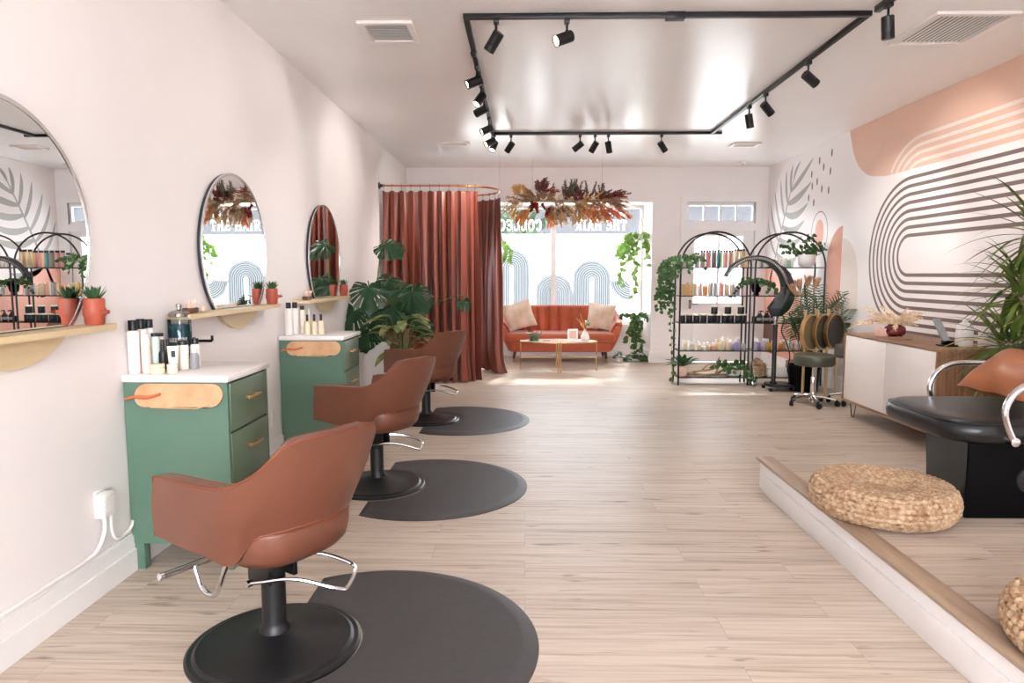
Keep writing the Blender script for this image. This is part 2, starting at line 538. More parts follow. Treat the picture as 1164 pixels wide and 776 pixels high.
# back wall with the alcove opening and the door opening
b = B()
DX0, DX1, DZ = 2.53, 3.60, 2.53
b.box(XL, AX0, YB, YB + 0.12, 0, ZC)
b.box(AX0, AX1, YB, YB + 0.12, AZ, ZC)
b.box(AX1, DX0, YB, YB + 0.12, 0, ZC)
b.box(DX0, DX1, YB, YB + 0.12, DZ, ZC)
b.box(DX1, XR, YB, YB + 0.12, 0, ZC)
b.box(AX0 - 0.1, AX0, YB + 0.12, YA + 0.12, 0, AZ + 0.1)
b.box(AX1, AX1 + 0.1, YB + 0.12, YA + 0.12, 0, AZ + 0.1)
b.box(AX0, AX1, YB + 0.12, YA + 0.12, AZ + 0.03, AZ + 0.13)
b.box(AX0, AX1, YA, YA + 0.12, 0, 0.54)
struct(b.obj('wall_back', M['wall'], flat=True))
# wall behind the viewer; its unseen window is added and sized for fill light
b = B()
WX0, WX1, WZ0, WZ1 = -1.7, 2.3, 0.95, 2.75
b.box(XL, XR, YF - 0.1, YF, 0, WZ0); b.box(XL, XR, YF - 0.1, YF, WZ1, ZC)
b.box(XL, WX0, YF - 0.1, YF, WZ0, WZ1); b.box(WX1, XR, YF - 0.1, YF, WZ0, WZ1)
struct(b.obj('wall_front', M['wall'], flat=True))
b = B()
for x in (WX0 + 0.03, (WX0 + WX1) / 2, WX1 - 0.03):
    b.box(x - 0.03, x + 0.03, YF - 0.08, YF - 0.02, WZ0, WZ1)
b.box(WX0, WX1, YF - 0.08, YF - 0.02, WZ0, WZ0 + 0.06); b.box(WX0, WX1, YF - 0.08, YF - 0.02, WZ1 - 0.06, WZ1)
struct(b.obj('window_3', M['trim'], flat=True))

def baseboard(name, pts):
    """two stage skirting along straight runs: (axis, fixed, sign, a, b)"""
    b = B()
    for ax, c, s, a0, a1 in pts:
        for (z0, z1, t) in ((0.0, 0.105, 0.024), (0.105, 0.17, 0.016), (0.17, 0.182, 0.010)):
            lo, hi = (c, c + s * t) if s > 0 else (c + s * t, c)
            if ax == 'x': b.box(lo, hi, a0, a1, z0, z1)
            else: b.box(a0, a1, lo, hi, z0, z1)
    struct(b.obj(name, M['trim'], flat=True))
baseboard('baseboard_left', [('x', XL, 1, YF, YB)])
baseboard('baseboard_right', [('x', XR, -1, YF, YB)])
baseboard('baseboard_back', [('y', YB, -1, XL + 0.03, AX0), ('y', YB, -1, AX1, DX0 - 0.1), ('y', YA, -1, AX0, AX1), ('x', AX1, -1, YB, YA), ('x', AX0, 1, YB, YA)])

# alcove window: frame, mullion, glass, film with striped arches, lettering
win = tag(bpy.data.objects.new('window_1', None), kind='structure'); COL.objects.link(win)
b = B()
ZS, ZT, ZR = 0.56, 2.56, 2.086
b.box(AX0, AX1, YA - 0.12, YA + 0.02, 0.52, ZS)                     # sill
b.box(AX0 + 0.001, AX0 + 0.05, YA - 0.02, YA + 0.06, ZS, ZT - 0.05)
b.box(AX1 - 0.05, AX1 - 0.001, YA - 0.02, YA + 0.06, ZS, ZT - 0.05)
b.box(AX0 + 0.001, AX1 - 0.001, YA - 0.02, YA + 0.06, ZT - 0.05, ZT - 0.001)
b.box(AX0 + 0.05, AX1 - 0.05, YA - 0.02, YA + 0.06, ZS, ZS + 0.04)
b.obj('window_frame', M['trim'], win, flat=True)
b = B(); b.box(0.436, 0.526, YA - 0.03, YA + 0.065, ZS + 0.001, ZT - 0.002); b.obj('mullion', M['trim'], win, flat=True)
for x0, x1 in ((AX0 + 0.05, 0.436), (0.526, AX1 - 0.05)):
    b = B(); b.box(x0, x1, YA + 0.02, YA + 0.026, ZS + 0.04, ZT - 0.05); b.obj('pane', M['glass'], win, flat=True)
    b = B(); b.face([(x0, YA + 0.018, ZS + 0.04), (x1, YA + 0.018, ZS + 0.04), (x1, YA + 0.018, ZR), (x0, YA + 0.018, ZR)]); b.obj('frosted_film', M['film'], win, flat=True)

def arch_band(b, cx, zc, z0, r0, r1, y, n=40, legs=(True, True), flip=False):
    pts_o, pts_i = [], []
    s = -1 if flip else 1
    def add(r):
        out = []
        if legs[0]: out.append((cx - r, z0))
        for i in range(n + 1):
            a = PI - PI * i / n
            out.append((cx + r * math.cos(a), zc + s * r * math.sin(a)))
        if legs[1]: out.append((cx + r, z0))
        return out
    o, i_ = add(r1), add(r0)
    for k in range(len(o) - 1):
        b.face([(o[k][0], y, o[k][1]), (o[k + 1][0], y, o[k + 1][1]), (i_[k + 1][0], y, i_[k + 1][1]), (i_[k][0], y, i_[k][1])])
fillb = B(); b = B(); yd = YA + 0.013; yf = YA + 0.0155
def arch_set(cx, zc, z0, rmax, rmin, n=8):
    arch_band(fillb, cx, zc, z0, rmin, rmax, yf)
    st = (rmax - rmin) / n
    for k in range(n):
        arch_band(b, cx, zc, z0, rmin + k * st, rmin + k * st + st * 0.62, yd)
arch_set(-0.235, 1.52, 0.60, 0.31, 0.03)
arch_set(0.50, 1.08, 0.60, 0.32, 0.02)
arch_set(1.14, 1.32, 0.60, 0.32, 0.03)
def arch_turn(cx, zc, rmax, rmin, n=8, q=(PI, 1.5 * PI)):
    st = (rmax - rmin) / n
    for i in range(16):
        a0 = q[0] + (q[1] - q[0]) * i / 16; a1 = q[0] + (q[1] - q[0]) * (i + 1) / 16
        fillb.face([(cx + rmax * math.cos(a0), yf, zc + rmax * math.sin(a0)), (cx + rmax * math.cos(a1), yf, zc + rmax * math.sin(a1)),
                    (cx + rmin * math.cos(a1), yf, zc + rmin * math.sin(a1)), (cx + rmin * math.cos(a0), yf, zc + rmin * math.sin(a0))])
    for k in range(n):
        r0 = rmin + k * st; r1 = r0 + st * 0.62
        m = 16
        for i in range(m):
            a0 = q[0] + (q[1] - q[0]) * i / m; a1 = q[0] + (q[1] - q[0]) * (i + 1) / m
            b.face([(cx + r1 * math.cos(a0), yd, zc + r1 * math.sin(a0)), (cx + r1 * math.cos(a1), yd, zc + r1 * math.sin(a1)),
                    (cx + r0 * math.cos(a1), yd, zc + r0 * math.sin(a1)), (cx + r0 * math.cos(a0), yd, zc + r0 * math.sin(a0))])
arch_turn(1.80, 1.30, 0.34, 0.06)
b.obj('film_stripes', M['decal'], win, flat=True); fillb.obj('film_arches', M['decalfill'], win, flat=True)

# lettering: slab serif strokes in a 1 x 1 cell
def glyph(ch):
    S = []   # polygons
    def bar(x0, x1, z0, z1): S.append([(x0, z0), (x1, z0), (x1, z1), (x0, z1)])
    def ser(x, z, w=0.34): bar(x - w / 2, x + w / 2, z, z + 0.1)
    def stem(x, w=0.2): bar(x - w / 2, x + w / 2, 0, 1); ser(x, 0, 0.36); ser(x, 0.9, 0.36)
    def arc(cx, cz, rx, rz, a0, a1, w, n=18):
        for i in range(n):
            p, q = a0 + (a1 - a0) * i / n, a0 + (a1 - a0) * (i + 1) / n
            S.append([(cx + rx * math.cos(p), cz + rz * math.sin(p)), (cx + rx * math.cos(q), cz + rz * math.sin(q)),
                      (cx + (rx - w) * math.cos(q), cz + (rz - 0.1) * math.sin(q)), (cx + (rx - w) * math.cos(p), cz + (rz - 0.1) * math.sin(p))])
    def diag(x0, z0, x1, z1, w): S.append([(x0 - w / 2, z0), (x0 + w / 2, z0), (x1 + w / 2, z1), (x1 - w / 2, z1)])
    if ch == 'T': bar(0.4, 0.6, 0, 1); ser(0.5, 0, 0.44); bar(0.04, 0.96, 0.86, 1); bar(0.04, 0.16, 0.7, 1); bar(0.84, 0.96, 0.7, 1)
    if ch == 'H': stem(0.2); stem(0.8); bar(0.2, 0.8, 0.44, 0.56)
    if ch == 'E': stem(0.24); bar(0.1, 0.9, 0.86, 1); bar(0.1, 0.9, 0, 0.14); bar(0.3, 0.7, 0.44, 0.56); bar(0.8, 0.9, 0.72, 1); bar(0.8, 0.9, 0, 0.28)
    if ch == 'A': diag(0.18, 0, 0.48, 1, 0.12); diag(0.82, 0, 0.54, 1, 0.22); bar(0.28, 0.74, 0.28, 0.38); ser(0.16, 0, 0.32); ser(0.84, 0, 0.34)
    if ch == 'I': stem(0.5, 0.22)
    if ch == 'R': stem(0.24); arc(0.5, 0.74, 0.38, 0.26, -PI / 2, PI / 2, 0.18); bar(0.3, 0.52, 0.9, 1); bar(0.3, 0.52, 0.48, 0.58); diag(0.84, 0, 0.56, 0.5, 0.2); ser(0.86, 0, 0.26)
    if ch == 'L': stem(0.26); bar(0.1, 0.9, 0, 0.14); bar(0.8, 0.9, 0, 0.34)
    if ch == 'O': arc(0.5, 0.5, 0.46, 0.52, 0, 2 * PI, 0.2, 30)
    if ch == 'C': arc(0.5, 0.5, 0.46, 0.52, 0.24 * PI, 1.76 * PI, 0.2, 26); bar(0.78, 0.9, 0.64, 0.96)
    if ch == 'V': diag(0.52, 0, 0.2, 1, 0.22); diag(0.5, 0, 0.82, 1, 0.12); ser(0.18, 0.9, 0.34); ser(0.84, 0.9, 0.3)
    if ch == 'B': stem(0.24); arc(0.48, 0.76, 0.36, 0.25, -PI / 2, PI / 2, 0.18); arc(0.48, 0.26, 0.42, 0.27, -PI / 2, PI / 2, 0.18); bar(0.24, 0.5, 0.9, 1); bar(0.24, 0.5, 0, 0.1); bar(0.24, 0.5, 0.46, 0.56)
    if ch == 'D': stem(0.24); arc(0.4, 0.5, 0.5, 0.5, -PI / 2, PI / 2, 0.2); bar(0.2, 0.42, 0.9, 1); bar(0.2, 0.42, 0, 0.1)
    return S
def lettering(b, text, place, w, h, gap):
    x = 0
    for ch in text:
        if ch != ' ':
            cw = w * (0.6 if ch == 'I' else 1.0)
            for poly in glyph(ch):
                b.face([place(x + (p[0] - (0.2 if ch == 'I' else 0)) * w, p[1] * h) for p in poly])
            x += cw + gap
        else:
            x += w * 0.55
for text, xr in (('THE HAIR', 1.727), ('COLLECTIVE', 0.282)):
    b = B()
    lettering(b, text, lambda u, v: (xr - u, YA + 0.012, 2.145 + v), 0.112, 0.185, 0.012)
    b.obj('lettering', M['letter'], win, flat=True)
b = B()
for i in range(11):
    b.box(1.02 + i * 0.064, 1.066 + i * 0.064, YA + 0.011, YA + 0.013, 2.39, 2.44)
b.obj('lettering', M['letter'], win, flat=True)

# the door with its transom
door = tag(bpy.data.objects.new('door_1', None), kind='structure'); COL.objects.link(door)
b = B()
for x0, x1, z0, z1 in ((DX0 - 0.09, DX0, 0, DZ), (DX1, DX1 + 0.09, 0, DZ), (DX0 - 0.09, DX1 + 0.09, DZ, DZ + 0.08), (DX0, DX1, 2.08, 2.2)):
    b.box(x0, x1, YB - 0.025, YB + 0.1, z0, z1)
b.box(DX0 - 0.1, DX1 + 0.1, YB - 0.035, YB - 0.026, 2.10, 2.135)
b.obj('door_frame', M['trim'], door, flat=True)
b = B()
GX0, GX1, GZ0, GZ1 = 2.67, 3.43, 0.95, 2.0
b.box(DX0, GX0, YB + 0.02, YB + 0.065, 0.01, 2.08); b.box(GX1, DX1, YB + 0.02, YB + 0.065, 0.01, 2.08)
b.box(GX0, GX1, YB + 0.02, YB + 0.065, 0.01, GZ0); b.box(GX0, GX1, YB + 0.02, YB + 0.065, GZ1, 2.08)
b.box(3.035, 3.065, YB + 0.02, YB + 0.065, GZ0, GZ1)
b.box(GX0 + 0.02, GX1 - 0.02, YB + 0.008, YB + 0.03, 0.2, 0.78, bev=0.01)
b.obj('door_leaf', M['trim'], door)
b = B(); b.box(GX0, GX1, YB + 0.04, YB + 0.045, GZ0, GZ1); b.obj('door_pane', M['glass'], door, flat=True)
b = B(); b.face([(GX0, YB + 0.036, GZ0), (GX1, YB + 0.036, GZ0), (GX1, YB + 0.036, GZ1), (GX0, YB + 0.036, GZ1)]); b.obj('door_film', M['film'], door, flat=True)
b = B()
b.box(2.60, 2.63, YB - 0.008, YB + 0.02, 0.86, 1.0); b.tube([(2.615, YB - 0.01, 0.945), (2.615, YB - 0.05, 0.945), (2.73, YB - 0.055, 0.94)], 0.011, 8)
b.lathe([(0.025, -0.012), (0.03, 0.0), (0.03, 0.01)], 14, (2.615, YB + 0.01, 1.12), 'y')
b.obj('door_handle', M['steel'], door)
b = B(); b.box(2.93, 3.2, YB + 0.005, YB + 0.03, 0.845, 0.895, bev=0.004); b.obj('mail_slot', M['trim'], door)
b = B()
b.box(DX0, DX1, YB + 0.02, YB + 0.07, 2.201, 2.245); b.box(DX0, DX1, YB + 0.02, YB + 0.07, 2.475, DZ - 0.001)
b.box(DX0, 2.56, YB + 0.02, YB + 0.07, 2.245, 2.475); b.box(3.565, DX1, YB + 0.02, YB + 0.07, 2.245, 2.475)
for x in (2.81, 3.06, 3.315): b.box(x - 0.012, x + 0.012, YB + 0.022, YB + 0.068, 2.245, 2.475)
b.obj('transom_frame', M['trim'], door, flat=True)
b = B(); b.box(2.56, 3.565, YB + 0.045, YB + 0.05, 2.24, 2.48); b.obj('transom_pane', M['glass'], door, flat=True)

# the street outside
b = B(); b.box(-30, 34, YA + 0.12, 60, -0.12, -0.02); struct(b.obj('ground', M['asphalt'], flat=True))
b = B(); b.box(-30, 34, -30, YF - 0.12, -0.12, -0.02); struct(b.obj('ground', M['asphalt'], flat=True))
t = thing('building', 'grey shop front across the street, seen above the frosted film', 'building', (4, 30, -0.02))
b = B(); b.box(-18, 18, 0, 6, 0, 4.55); b.obj('facade', M['facade'], t, flat=True)
b = B(); b.box(-18.2, 18.2, -0.4, 6, 4.55, 4.8); b.obj('cornice', M['trim'], t, flat=True)
t = thing('street_tree', 'leafy green tree outside behind the left window pane', 'tree', (-1.3, 24, -0.02))
b = B(); b.tube([(0, 0, 0), (0.05, 0, 1.2), (0, 0.1, 2.3)], [0.16, 0.13, 0.09], 10); b.obj('trunk', M['bark'], t)
b = B()
for i in range(420):
    a = RND.uniform(0, 2 * PI); r = 2.1 * RND.random() ** 0.5; z = RND.uniform(2.2, 4.6)
    p = (r * math.cos(a), r * math.sin(a), z)
    b.leaf(p, (RND.uniform(-1, 1), RND.uniform(-1, 1), RND.uniform(-.7, .4)), (RND.uniform(-1, 1), -1, RND.uniform(-.2, 1)), 0.34, 0.26, LANCE, 0.1, 0.3, 3)
b.obj('crown', M['street'], t)

# platform
PX, PY, PH = 1.565, 4.44, 0.19
plat = tag(bpy.data.objects.new('platform', None), kind='structure'); COL.objects.link(plat)
b = B(); b.box(PX, XR - 0.0005, YF + 0.001, PY - 0.01, 0, PH); b.obj('platform_deck', M['plat'], plat, flat=True)
b = B(); b.box(PX - 0.035, PX + 0.075, YF, PY + 0.02, PH - 0.008, PH + 0.012, bev=0.006); b.obj('platform_nosing', M['nosing'], plat)
b = B(); b.box(PX - 0.012, PX - 0.0005, YF, PY, 0, PH - 0.008); b.box(PX - 0.032, PX - 0.0125, YF, PY - 0.10, 0, 0.115, bev=0.006); b.box(PX, XR, PY - 0.0095, PY + 0.003, 0, PH - 0.012)
b.obj('platform_riser', M['trim'], plat)

# ------------------------------------------------------------------ mural painted on the right wall
XM = XR - 0.0015
def wall_poly(b, pts, lift=0.0):
    f = b.face([(XM - lift, p[0], p[1]) for p in pts])
    if f: f.normal_update(); bmesh.ops.triangulate(b.bm, faces=[f], ngon_method='EAR_CLIP')
def strip(b, pts, w, lift=0.0):
    n = len(pts)
    L_, R_ = [], []
    for i in range(n):
        p = Vector(pts[i]); a = Vector(pts[max(i - 1, 0)]); c = Vector(pts[min(i + 1, n - 1)])
        d = (c - a).normalized(); nn = Vector((-d.y, d.x)) * (w / 2 if not callable(w) else w(i / (n - 1)) / 2)
        L_.append(p + nn); R_.append(p - nn)
    for i in range(n - 1):
        b.face([(XM - lift, *L_[i]), (XM - lift, *L_[i + 1]), (XM - lift, *R_[i + 1]), (XM - lift, *R_[i])])
b = B()
cy, cz = 6.88, 1.59
YN = 0.6
for k in range(8):
    r = 0.195 + 0.0805 * k
    pts = [(YN, cz + r)] + [(cy + r * math.sin(a), cz + r * math.cos(a)) for a in [PI * i / 40 for i in range(41)]] + [(YN, cz - r)]
    strip(b, pts, 0.034)
b.obj('mural_stripes', M['mbrown'], wall_right, flat=True)
# peach field under the ceiling with pale arching lines
b = B()
pts = [(YN, ZC - 0.001), (8.25, ZC - 0.001)] + [(y, z) for y, z in [(p[0], p[1]) for p in cr([(8.22, 3.0), (8.12, 2.78), (7.97, 2.61), (7.75, 2.49), (7.46, 2.44), (7.3, 2.43)], 24)]] + [(YN, 2.43)]
wall_poly(b, pts); b.obj('mural_peach_field', M['mpeach'], wall_right, flat=True)
b = B()
for r in (0.50, 0.42, 0.345, 0.265):
    zc = 2.225; yc = 6.72
    pts = [(YN, zc + r)] + [(yc + r * 1.25 * math.sin(a), zc + r * math.cos(a)) for a in [PI * 0.5 * i / 24 for i in range(25)] if zc + r * math.cos(a) > 2.42]
    strip(b, pts, 0.032, 0.001)
b.obj('mural_pale_lines', M['mwhite'], wall_right, flat=True)
b = B()
pts = [(PI, 0)]
wall_poly(b, [(YN, 2.425), (6.9, 2.425), (7.08, 2.40), (7.2, 2.38), (YN, 2.38)], 0.0012); b.obj('mural_pale_edge', M['wall'], wall_right, flat=True)
# palm leaf
b = B()
stemp = cr([(10.72, 1.25), (10.45, 1.75), (10.15, 2.3), (9.9, 2.72), (9.84, 2.86)], 30)
strip(b, [tuple(p) for p in stemp], lambda t: 0.045 * (1 - t) + 0.012)
def frond_leaf(b, p0, ctrl, p1, w):
    pts = []
    for i in range(15):
        t = i / 14
        x = (1 - t) ** 2 * p0[0] + 2 * t * (1 - t) * ctrl[0] + t * t * p1[0]
        z = (1 - t) ** 2 * p0[1] + 2 * t * (1 - t) * ctrl[1] + t * t * p1[1]
        pts.append((x, z))
    strip(b, pts, lambda t: max(0.004, w * math.sin(PI * (0.12 + 0.88 * t)) ** 0.7))
for p0, c, p1, wd in (((9.98, 2.58), (9.6, 2.72), (9.24, 2.93), .085), ((10.07, 2.42), (9.7, 2.42), (9.27, 2.63), .10), ((10.15, 2.28), (9.75, 2.14), (9.36, 2.36), .10),
                      ((10.25, 2.1), (9.85, 1.92), (9.46, 2.14), .10), ((10.35, 1.93), (9.95, 1.72), (9.5, 1.93), .11), ((10.46, 1.72), (10.05, 1.46), (9.62, 1.66), .12),
                      ((9.88, 2.74), (9.85, 2.86), (9.66, 2.95), .06), ((9.98, 2.58), (10.02, 2.8), (9.93, 2.95), .075), ((10.08, 2.42), (10.2, 2.68), (10.16, 2.9), .075),
                      ((10.18, 2.24), (10.36, 2.5), (10.38, 2.8), .075), ((10.28, 2.06), (10.52, 2.32), (10.6, 2.65), .075), ((10.38, 1.9), (10.66, 2.1), (10.76, 2.5), .07), ((10.48, 1.7), (10.74, 1.85), (10.86, 2.25), .06),
                      ((10.55, 1.56), (10.2, 1.3), (9.8, 1.42), .11)):
    frond_leaf(b, p0, c, p1, wd)
b.obj('mural_palm_leaf', M['mgrey'], wall_right, flat=True)
b = B()
for y, z in ((9.05, 2.86), (8.70, 2.90), (9.28, 2.72), (8.92, 2.76), (8.72, 2.68), (9.1, 2.6), (8.95, 2.49), (8.75, 2.45), (9.35, 2.42), (9.18, 2.34), (9.25, 2.56)):
    wall_poly(b, [(y + 0.022 * math.cos(a), z + 0.05 * math.sin(a)) for a in [2 * PI * i / 12 for i in range(12)]])
b.obj('mural_dashes', M['mbrown'], wall_right, flat=True)
b = B()
strip(b, [(8.97 + 0.245 * math.cos(a), 1.93 + 0.275 * math.sin(a)) for a in [2 * PI * i / 48 for i in range(49)]], 0.012)
b.obj('mural_ring', M['mbrown'], wall_right, flat=True)
b = B()
wall_poly(b, [(8.97 + 0.13 * math.cos(a), 1.92 + 0.185 * math.sin(a)) for a in [2 * PI * i / 30 for i in range(30)]])
b.obj('mural_pink_oval', M['mpink'], wall_right, flat=True)
b = B()
wall_poly(b, [(8.31, 0.95), (8.31, 1.98)] + [(8.31 + 0.42 * math.sin(a), 1.45 + 0.53 * math.cos(a)) for a in [PI / 2 * i / 16 for i in range(1, 17)]] + [(8.73, 0.95)])
b.obj('mural_half_arch', M['mterra'], wall_right, flat=True)
b = B()
wall_poly(b, [(8.30, 0.95), (7.88, 0.95)] + [(8.30 - 0.42 * math.sin(a), 1.3 + 0.53 * math.cos(a)) for a in [PI / 2 - PI / 2 * i / 16 for i in range(17)]])
b.obj('mural_beige_half_arch', M['mfaint'], wall_right, flat=True)
b = B()
wall_poly(b, [(10.895, 0.185), (9.05, 0.185)] + [(10.895 - 1.85 * math.cos(a), 0.185 + 1.35 * math.sin(a)) for a in [PI / 2 * i / 20 for i in range(1, 21)]])
b.obj('mural_pink_dome', M['mpink'], wall_right, flat=True)
b = B()
wall_poly(b, [(10.75 + 0.45 * math.cos(a) if 10.75 + 0.45 * math.cos(a) < 10.89 else 10.89, 0.2 + 0.5 * math.sin(a)) for a in [PI * i / 24 for i in range(25)]], 0.0012)
b.obj('mural_brown_dome', M['mdark'], wall_right, flat=True)

# ------------------------------------------------------------------ salon chairs
BASES = [(-0.945, 2.45), (-0.985, 4.43), (-0.955, 6.50)]
FACE = math.radians(148)
def to_local(bx, by, p, ang=FACE):
    c, s = math.cos(-ang), math.sin(-ang)
    x, y = p[0] - bx, p[1] - by
    return Vector((x * c - y * s, x * s + y * c, p[2]))

def salon_chair():
    t = thing('salon_chair', 'tan leather salon chair nearest the camera, beside the first green cabinet', 'chair', (*BASES[0], 0), FACE, 'tan salon chairs at the stations')
    # wraparound shell: keys run from the left arm front round the back to the right arm front
    top = [(.244, .299, .692), (.11, .313, .706), (-.04, .313, .711), (-.17, .301, .721), (-.27, .262, .774), (-.35, .196, .862), (-.383, .102, .879), (-.391, 0, .879)]
    bot = [(.258, .296, .472), (.12, .288, .460), (-.01, .274, .446), (-.11, .243, .426), (-.185, .205, .522), (-.25, .148, .546), (-.282, .077, .554), (-.29, 0, .553)]
    top = top + [(x, -y, z) for x, y, z in reversed(top[:-1])]
    bot = bot + [(x, -y, z) for x, y, z in reversed(bot[:-1])]
    n = 64
    T, Bo = cr(top, n), cr(bot, n)
    rings, seam_o, seam_i = [], [], []
    th = 0.058
    for i in range(n + 1):
        d = T[min(i + 1, n)] - T[max(i - 1, 0)]; d.z = 0; d.normalize()
        inn = Vector((-d.y, d.x, 0))
        if inn.dot(Vector((-T[i].x - 0.02, -T[i].y, 0))) < 0: inn = -inn
        o = []
        for k in range(7):
            v = k / 6
            p = Bo[i].lerp(T[i], v)
            bulge = 0.010 * math.sin(PI * v)
            o.append(p - inn * bulge)
        inner = [p + inn * (th + (0.018 if j == 0 else 0) + 0.02 * math.sin(PI * j / 6)) for j, p in enumerate([Bo[i].lerp(T[i], k / 6) for k in range(7)])]
        e = 0.007
        ring = [Bo[i] + inn * 0.01 - Vector((0, 0, e)) * 0] + o[0:1] + o[1:6] + [o[6] - Vector((0, 0, e)), o[6] + inn * e] + [inner[6] - inn * e, inner[6] - Vector((0, 0, e))] + list(reversed(inner[0:6]))
        rings.append(ring)
        seam_o.append(o[6] + inn * 0.002 - Vector((0, 0, 0.002))); seam_i.append(inner[6] - inn * 0.002 - Vector((0, 0, .002)))
    b = B(); b.rings(rings); shell = b.obj('backrest_shell', M['leather'], t, angle=32)
    b = B(); b.tube(seam_o, 0.0035, 6); b.tube(seam_i, 0.0035, 6)
    b.tube([Bo[i].lerp(T[i], k / 6) - Vector((-0.004, 0, 0)) for i in (0,) for k in range(7)], 0.003, 6)
    b.tube([Bo[i].lerp(T[i], k / 6) - Vector((-0.004, 0, 0)) for i in (n,) for k in range(7)], 0.003, 6)
    b.tube([p - Vector((0, 0, 0.001)) for p in Bo[18:n - 17]], 0.003, 6)
    b.obj('piping', M['piping'], shell)
    # seat bucket
    def ring(z, sx, sy, cx=0.0, p=3.2):
        r = []
        for i in range(40):
            a = 2 * PI * i / 40
            ca, sa = math.cos(a), math.sin(a)
            r.append(Vector((cx + sx * math.copysign(abs(ca) ** (2 / p), ca), sy * math.copysign(abs(sa) ** (2 / p), sa), z)))
        return r
    b = B()
    b.rings([ring(.390, .11, .10, -.01), ring(.394, .17, .16, -.01), ring(.405, .215, .20, -.008), ring(.435, .245, .222, -.006), ring(.48, .26, .23, -.004), ring(.52, .264, .232, -.002), ring(.54, .262, .23), ring(.552, .25, .222), ring(.558, .20, .18)])
    b.obj('seat', M['leather'], t, angle=60)
    b = B(); b.tube([ring(.535, .2645, .2325)[i] for i in range(40)], 0.003, 6, loop=True); b.obj('seat_piping', M['piping'], t)
    # column, base
    b = B(); b.lathe([(.058, .058), (.058, .07), (.048, .085), (.044, .10), (.044, .385), (.05, .39), (.05, .40)], 28)
    b.box(-.075, .075, -.06, .06, .365, .402, bev=.006)
    b.box(-.06, .06, .048, .066, .27, .385, bev=.004); b.box(-.06, .06, -.066, -.048, .27, .385, bev=.004)
    b.obj('column', M['black'], t)
    b = B(); b.lathe([(.317, 0), (.317, .008), (.308, .014), (.292, .015), (.284, .0215), (.278, .024), (.268, .0235), (.2, .034), (.12, .047), (.075, .060), (.058, .066)], 64)
    b.obj('base_plate', M['black'], t, angle=25)
    # pump lever: a bent chrome loop on the left of the column
    W = [(-1.0, 2.36, .285), (-.93, 2.345, .30), (-.86, 2.34, .312), (-.79, 2.34, .308), (-.71, 2.345, .285), (-.665, 2.36, .268), (-.648, 2.38, .264), (-.643, 2.47, .275), (-.66, 2.53, .28), (-.70, 2.55, .293), (-.79, 2.565, .313), (-.88, 2.555, .32), (-.93, 2.53, .31)]
    pts = cr([to_local(*BASES[0], p) for p in W], 48)
    b = B(); b.tube(pts, 0.0075, 8); b.lathe([(.013, -.012), (.013, .012)], 12, tuple(pts[0]), 'y'); b.obj('pump_lever', M['chrome'], t)
    # footrest
    fr = thing_part('footrest', t)
    b = B(); b.tube(cr([(.12, -.02, .43), (.24, -.02, .34), (.33, -.02, .21), (.375, -.02, .125), (.41, -.02, .083), (.455, -.02, .075), (.50, -.02, .095), (.53, -.02, .145), (.545, -.02, .178)], 40), 0.0125, 10)
    b.obj('support_tube', M['chrome'], fr)
    b = B(); b.tube([(.548, -.18, .18), (.548, .12, .18)], 0.0145, 12); b.obj('bar', M['steel'], fr)
    b = B(); b.lathe([(.017, -.003), (.017, .012), (.013, .016)], 12, (.548, .118, .18), 'y'); b.obj('end_cap', M['chrome'], fr)
    b = B(); b.lathe([(.013, -.016), (.017, -.012), (.017, .003)], 12, (.548, -.178, .18), 'y'); b.obj('end_cap', M['chrome'], fr)
    return t
def thing_part(name, parent):
    o = bpy.data.objects.new(name, None); COL.objects.link(o); o.parent = parent; o.empty_display_size = .05
    return o
ch = salon_chair()
dup(ch, (*BASES[1], 0), FACE + math.radians(3), 'tan leather salon chair second along the wall, in front of the second cabinet')
dup(ch, (*BASES[2], 0), FACE + math.radians(-4), 'tan leather salon chair farthest back, in front of the monstera and curtain')

# mats: a round mat with a notch that hugs the chair base
def mat_mesh():
    R, ox, rn = 0.655, -0.345, 0.3225
    x0 = -0.33
    def outline(R_, xc, rn_):
        a1 = math.acos(xc / R_)
        pts = [(R_ * math.cos(-a1 + 2 * a1 * i / 60), R_ * math.sin(-a1 + 2 * a1 * i / 60)) for i in range(61)]
        an = math.acos(max(-1, min(1, (xc - ox) / rn_)))
        pts += [(ox + rn_ * math.cos(an - 2 * an * i / 40), rn_ * math.sin(an - 2 * an * i / 40)) for i in range(41)]
        return pts
    b = B()
    P0, P1, P2 = outline(R, x0, rn), outline(R - .055, x0 + .03, rn + .034), outline(R - .066, x0 + .036, rn + .042)
    n = len(P0)
    def rg(P, zo, zn): return [Vector((p[0], p[1], zo if i < 61 else zn)) for i, p in enumerate(P)]
    rv_ = [[b.bm.verts.new(p) for p in q] for q in (rg(P0, .0005, .0005), rg(P0, .003, .003), rg(P1, .0165, .0145), rg(P2, .0145, .0145))]
    for i in range(len(rv_) - 1):
        for j in range(n):
            k = (j + 1) % n
            b.bm.faces.new((rv_[i][j], rv_[i][k], rv_[i + 1][k], rv_[i + 1][j]))
    f = b.bm.faces.new(rv_[-1]); f2 = b.bm.faces.new(list(reversed(rv_[0]))); f.normal_update(); f2.normal_update(); bmesh.ops.triangulate(b.bm, faces=[f, f2], ngon_method='EAR_CLIP')
    return b
MATS = [(-0.60, 2.455), (-0.64, 4.415), (-0.61, 6.49)]
mt = mat_mesh().obj('floor_mat', M['rubber'], loc=(*MATS[0], 0), angle=30)
tag(mt, 'dark grey round anti-fatigue mat under the nearest salon chair', 'mat', 'round rubber mats')
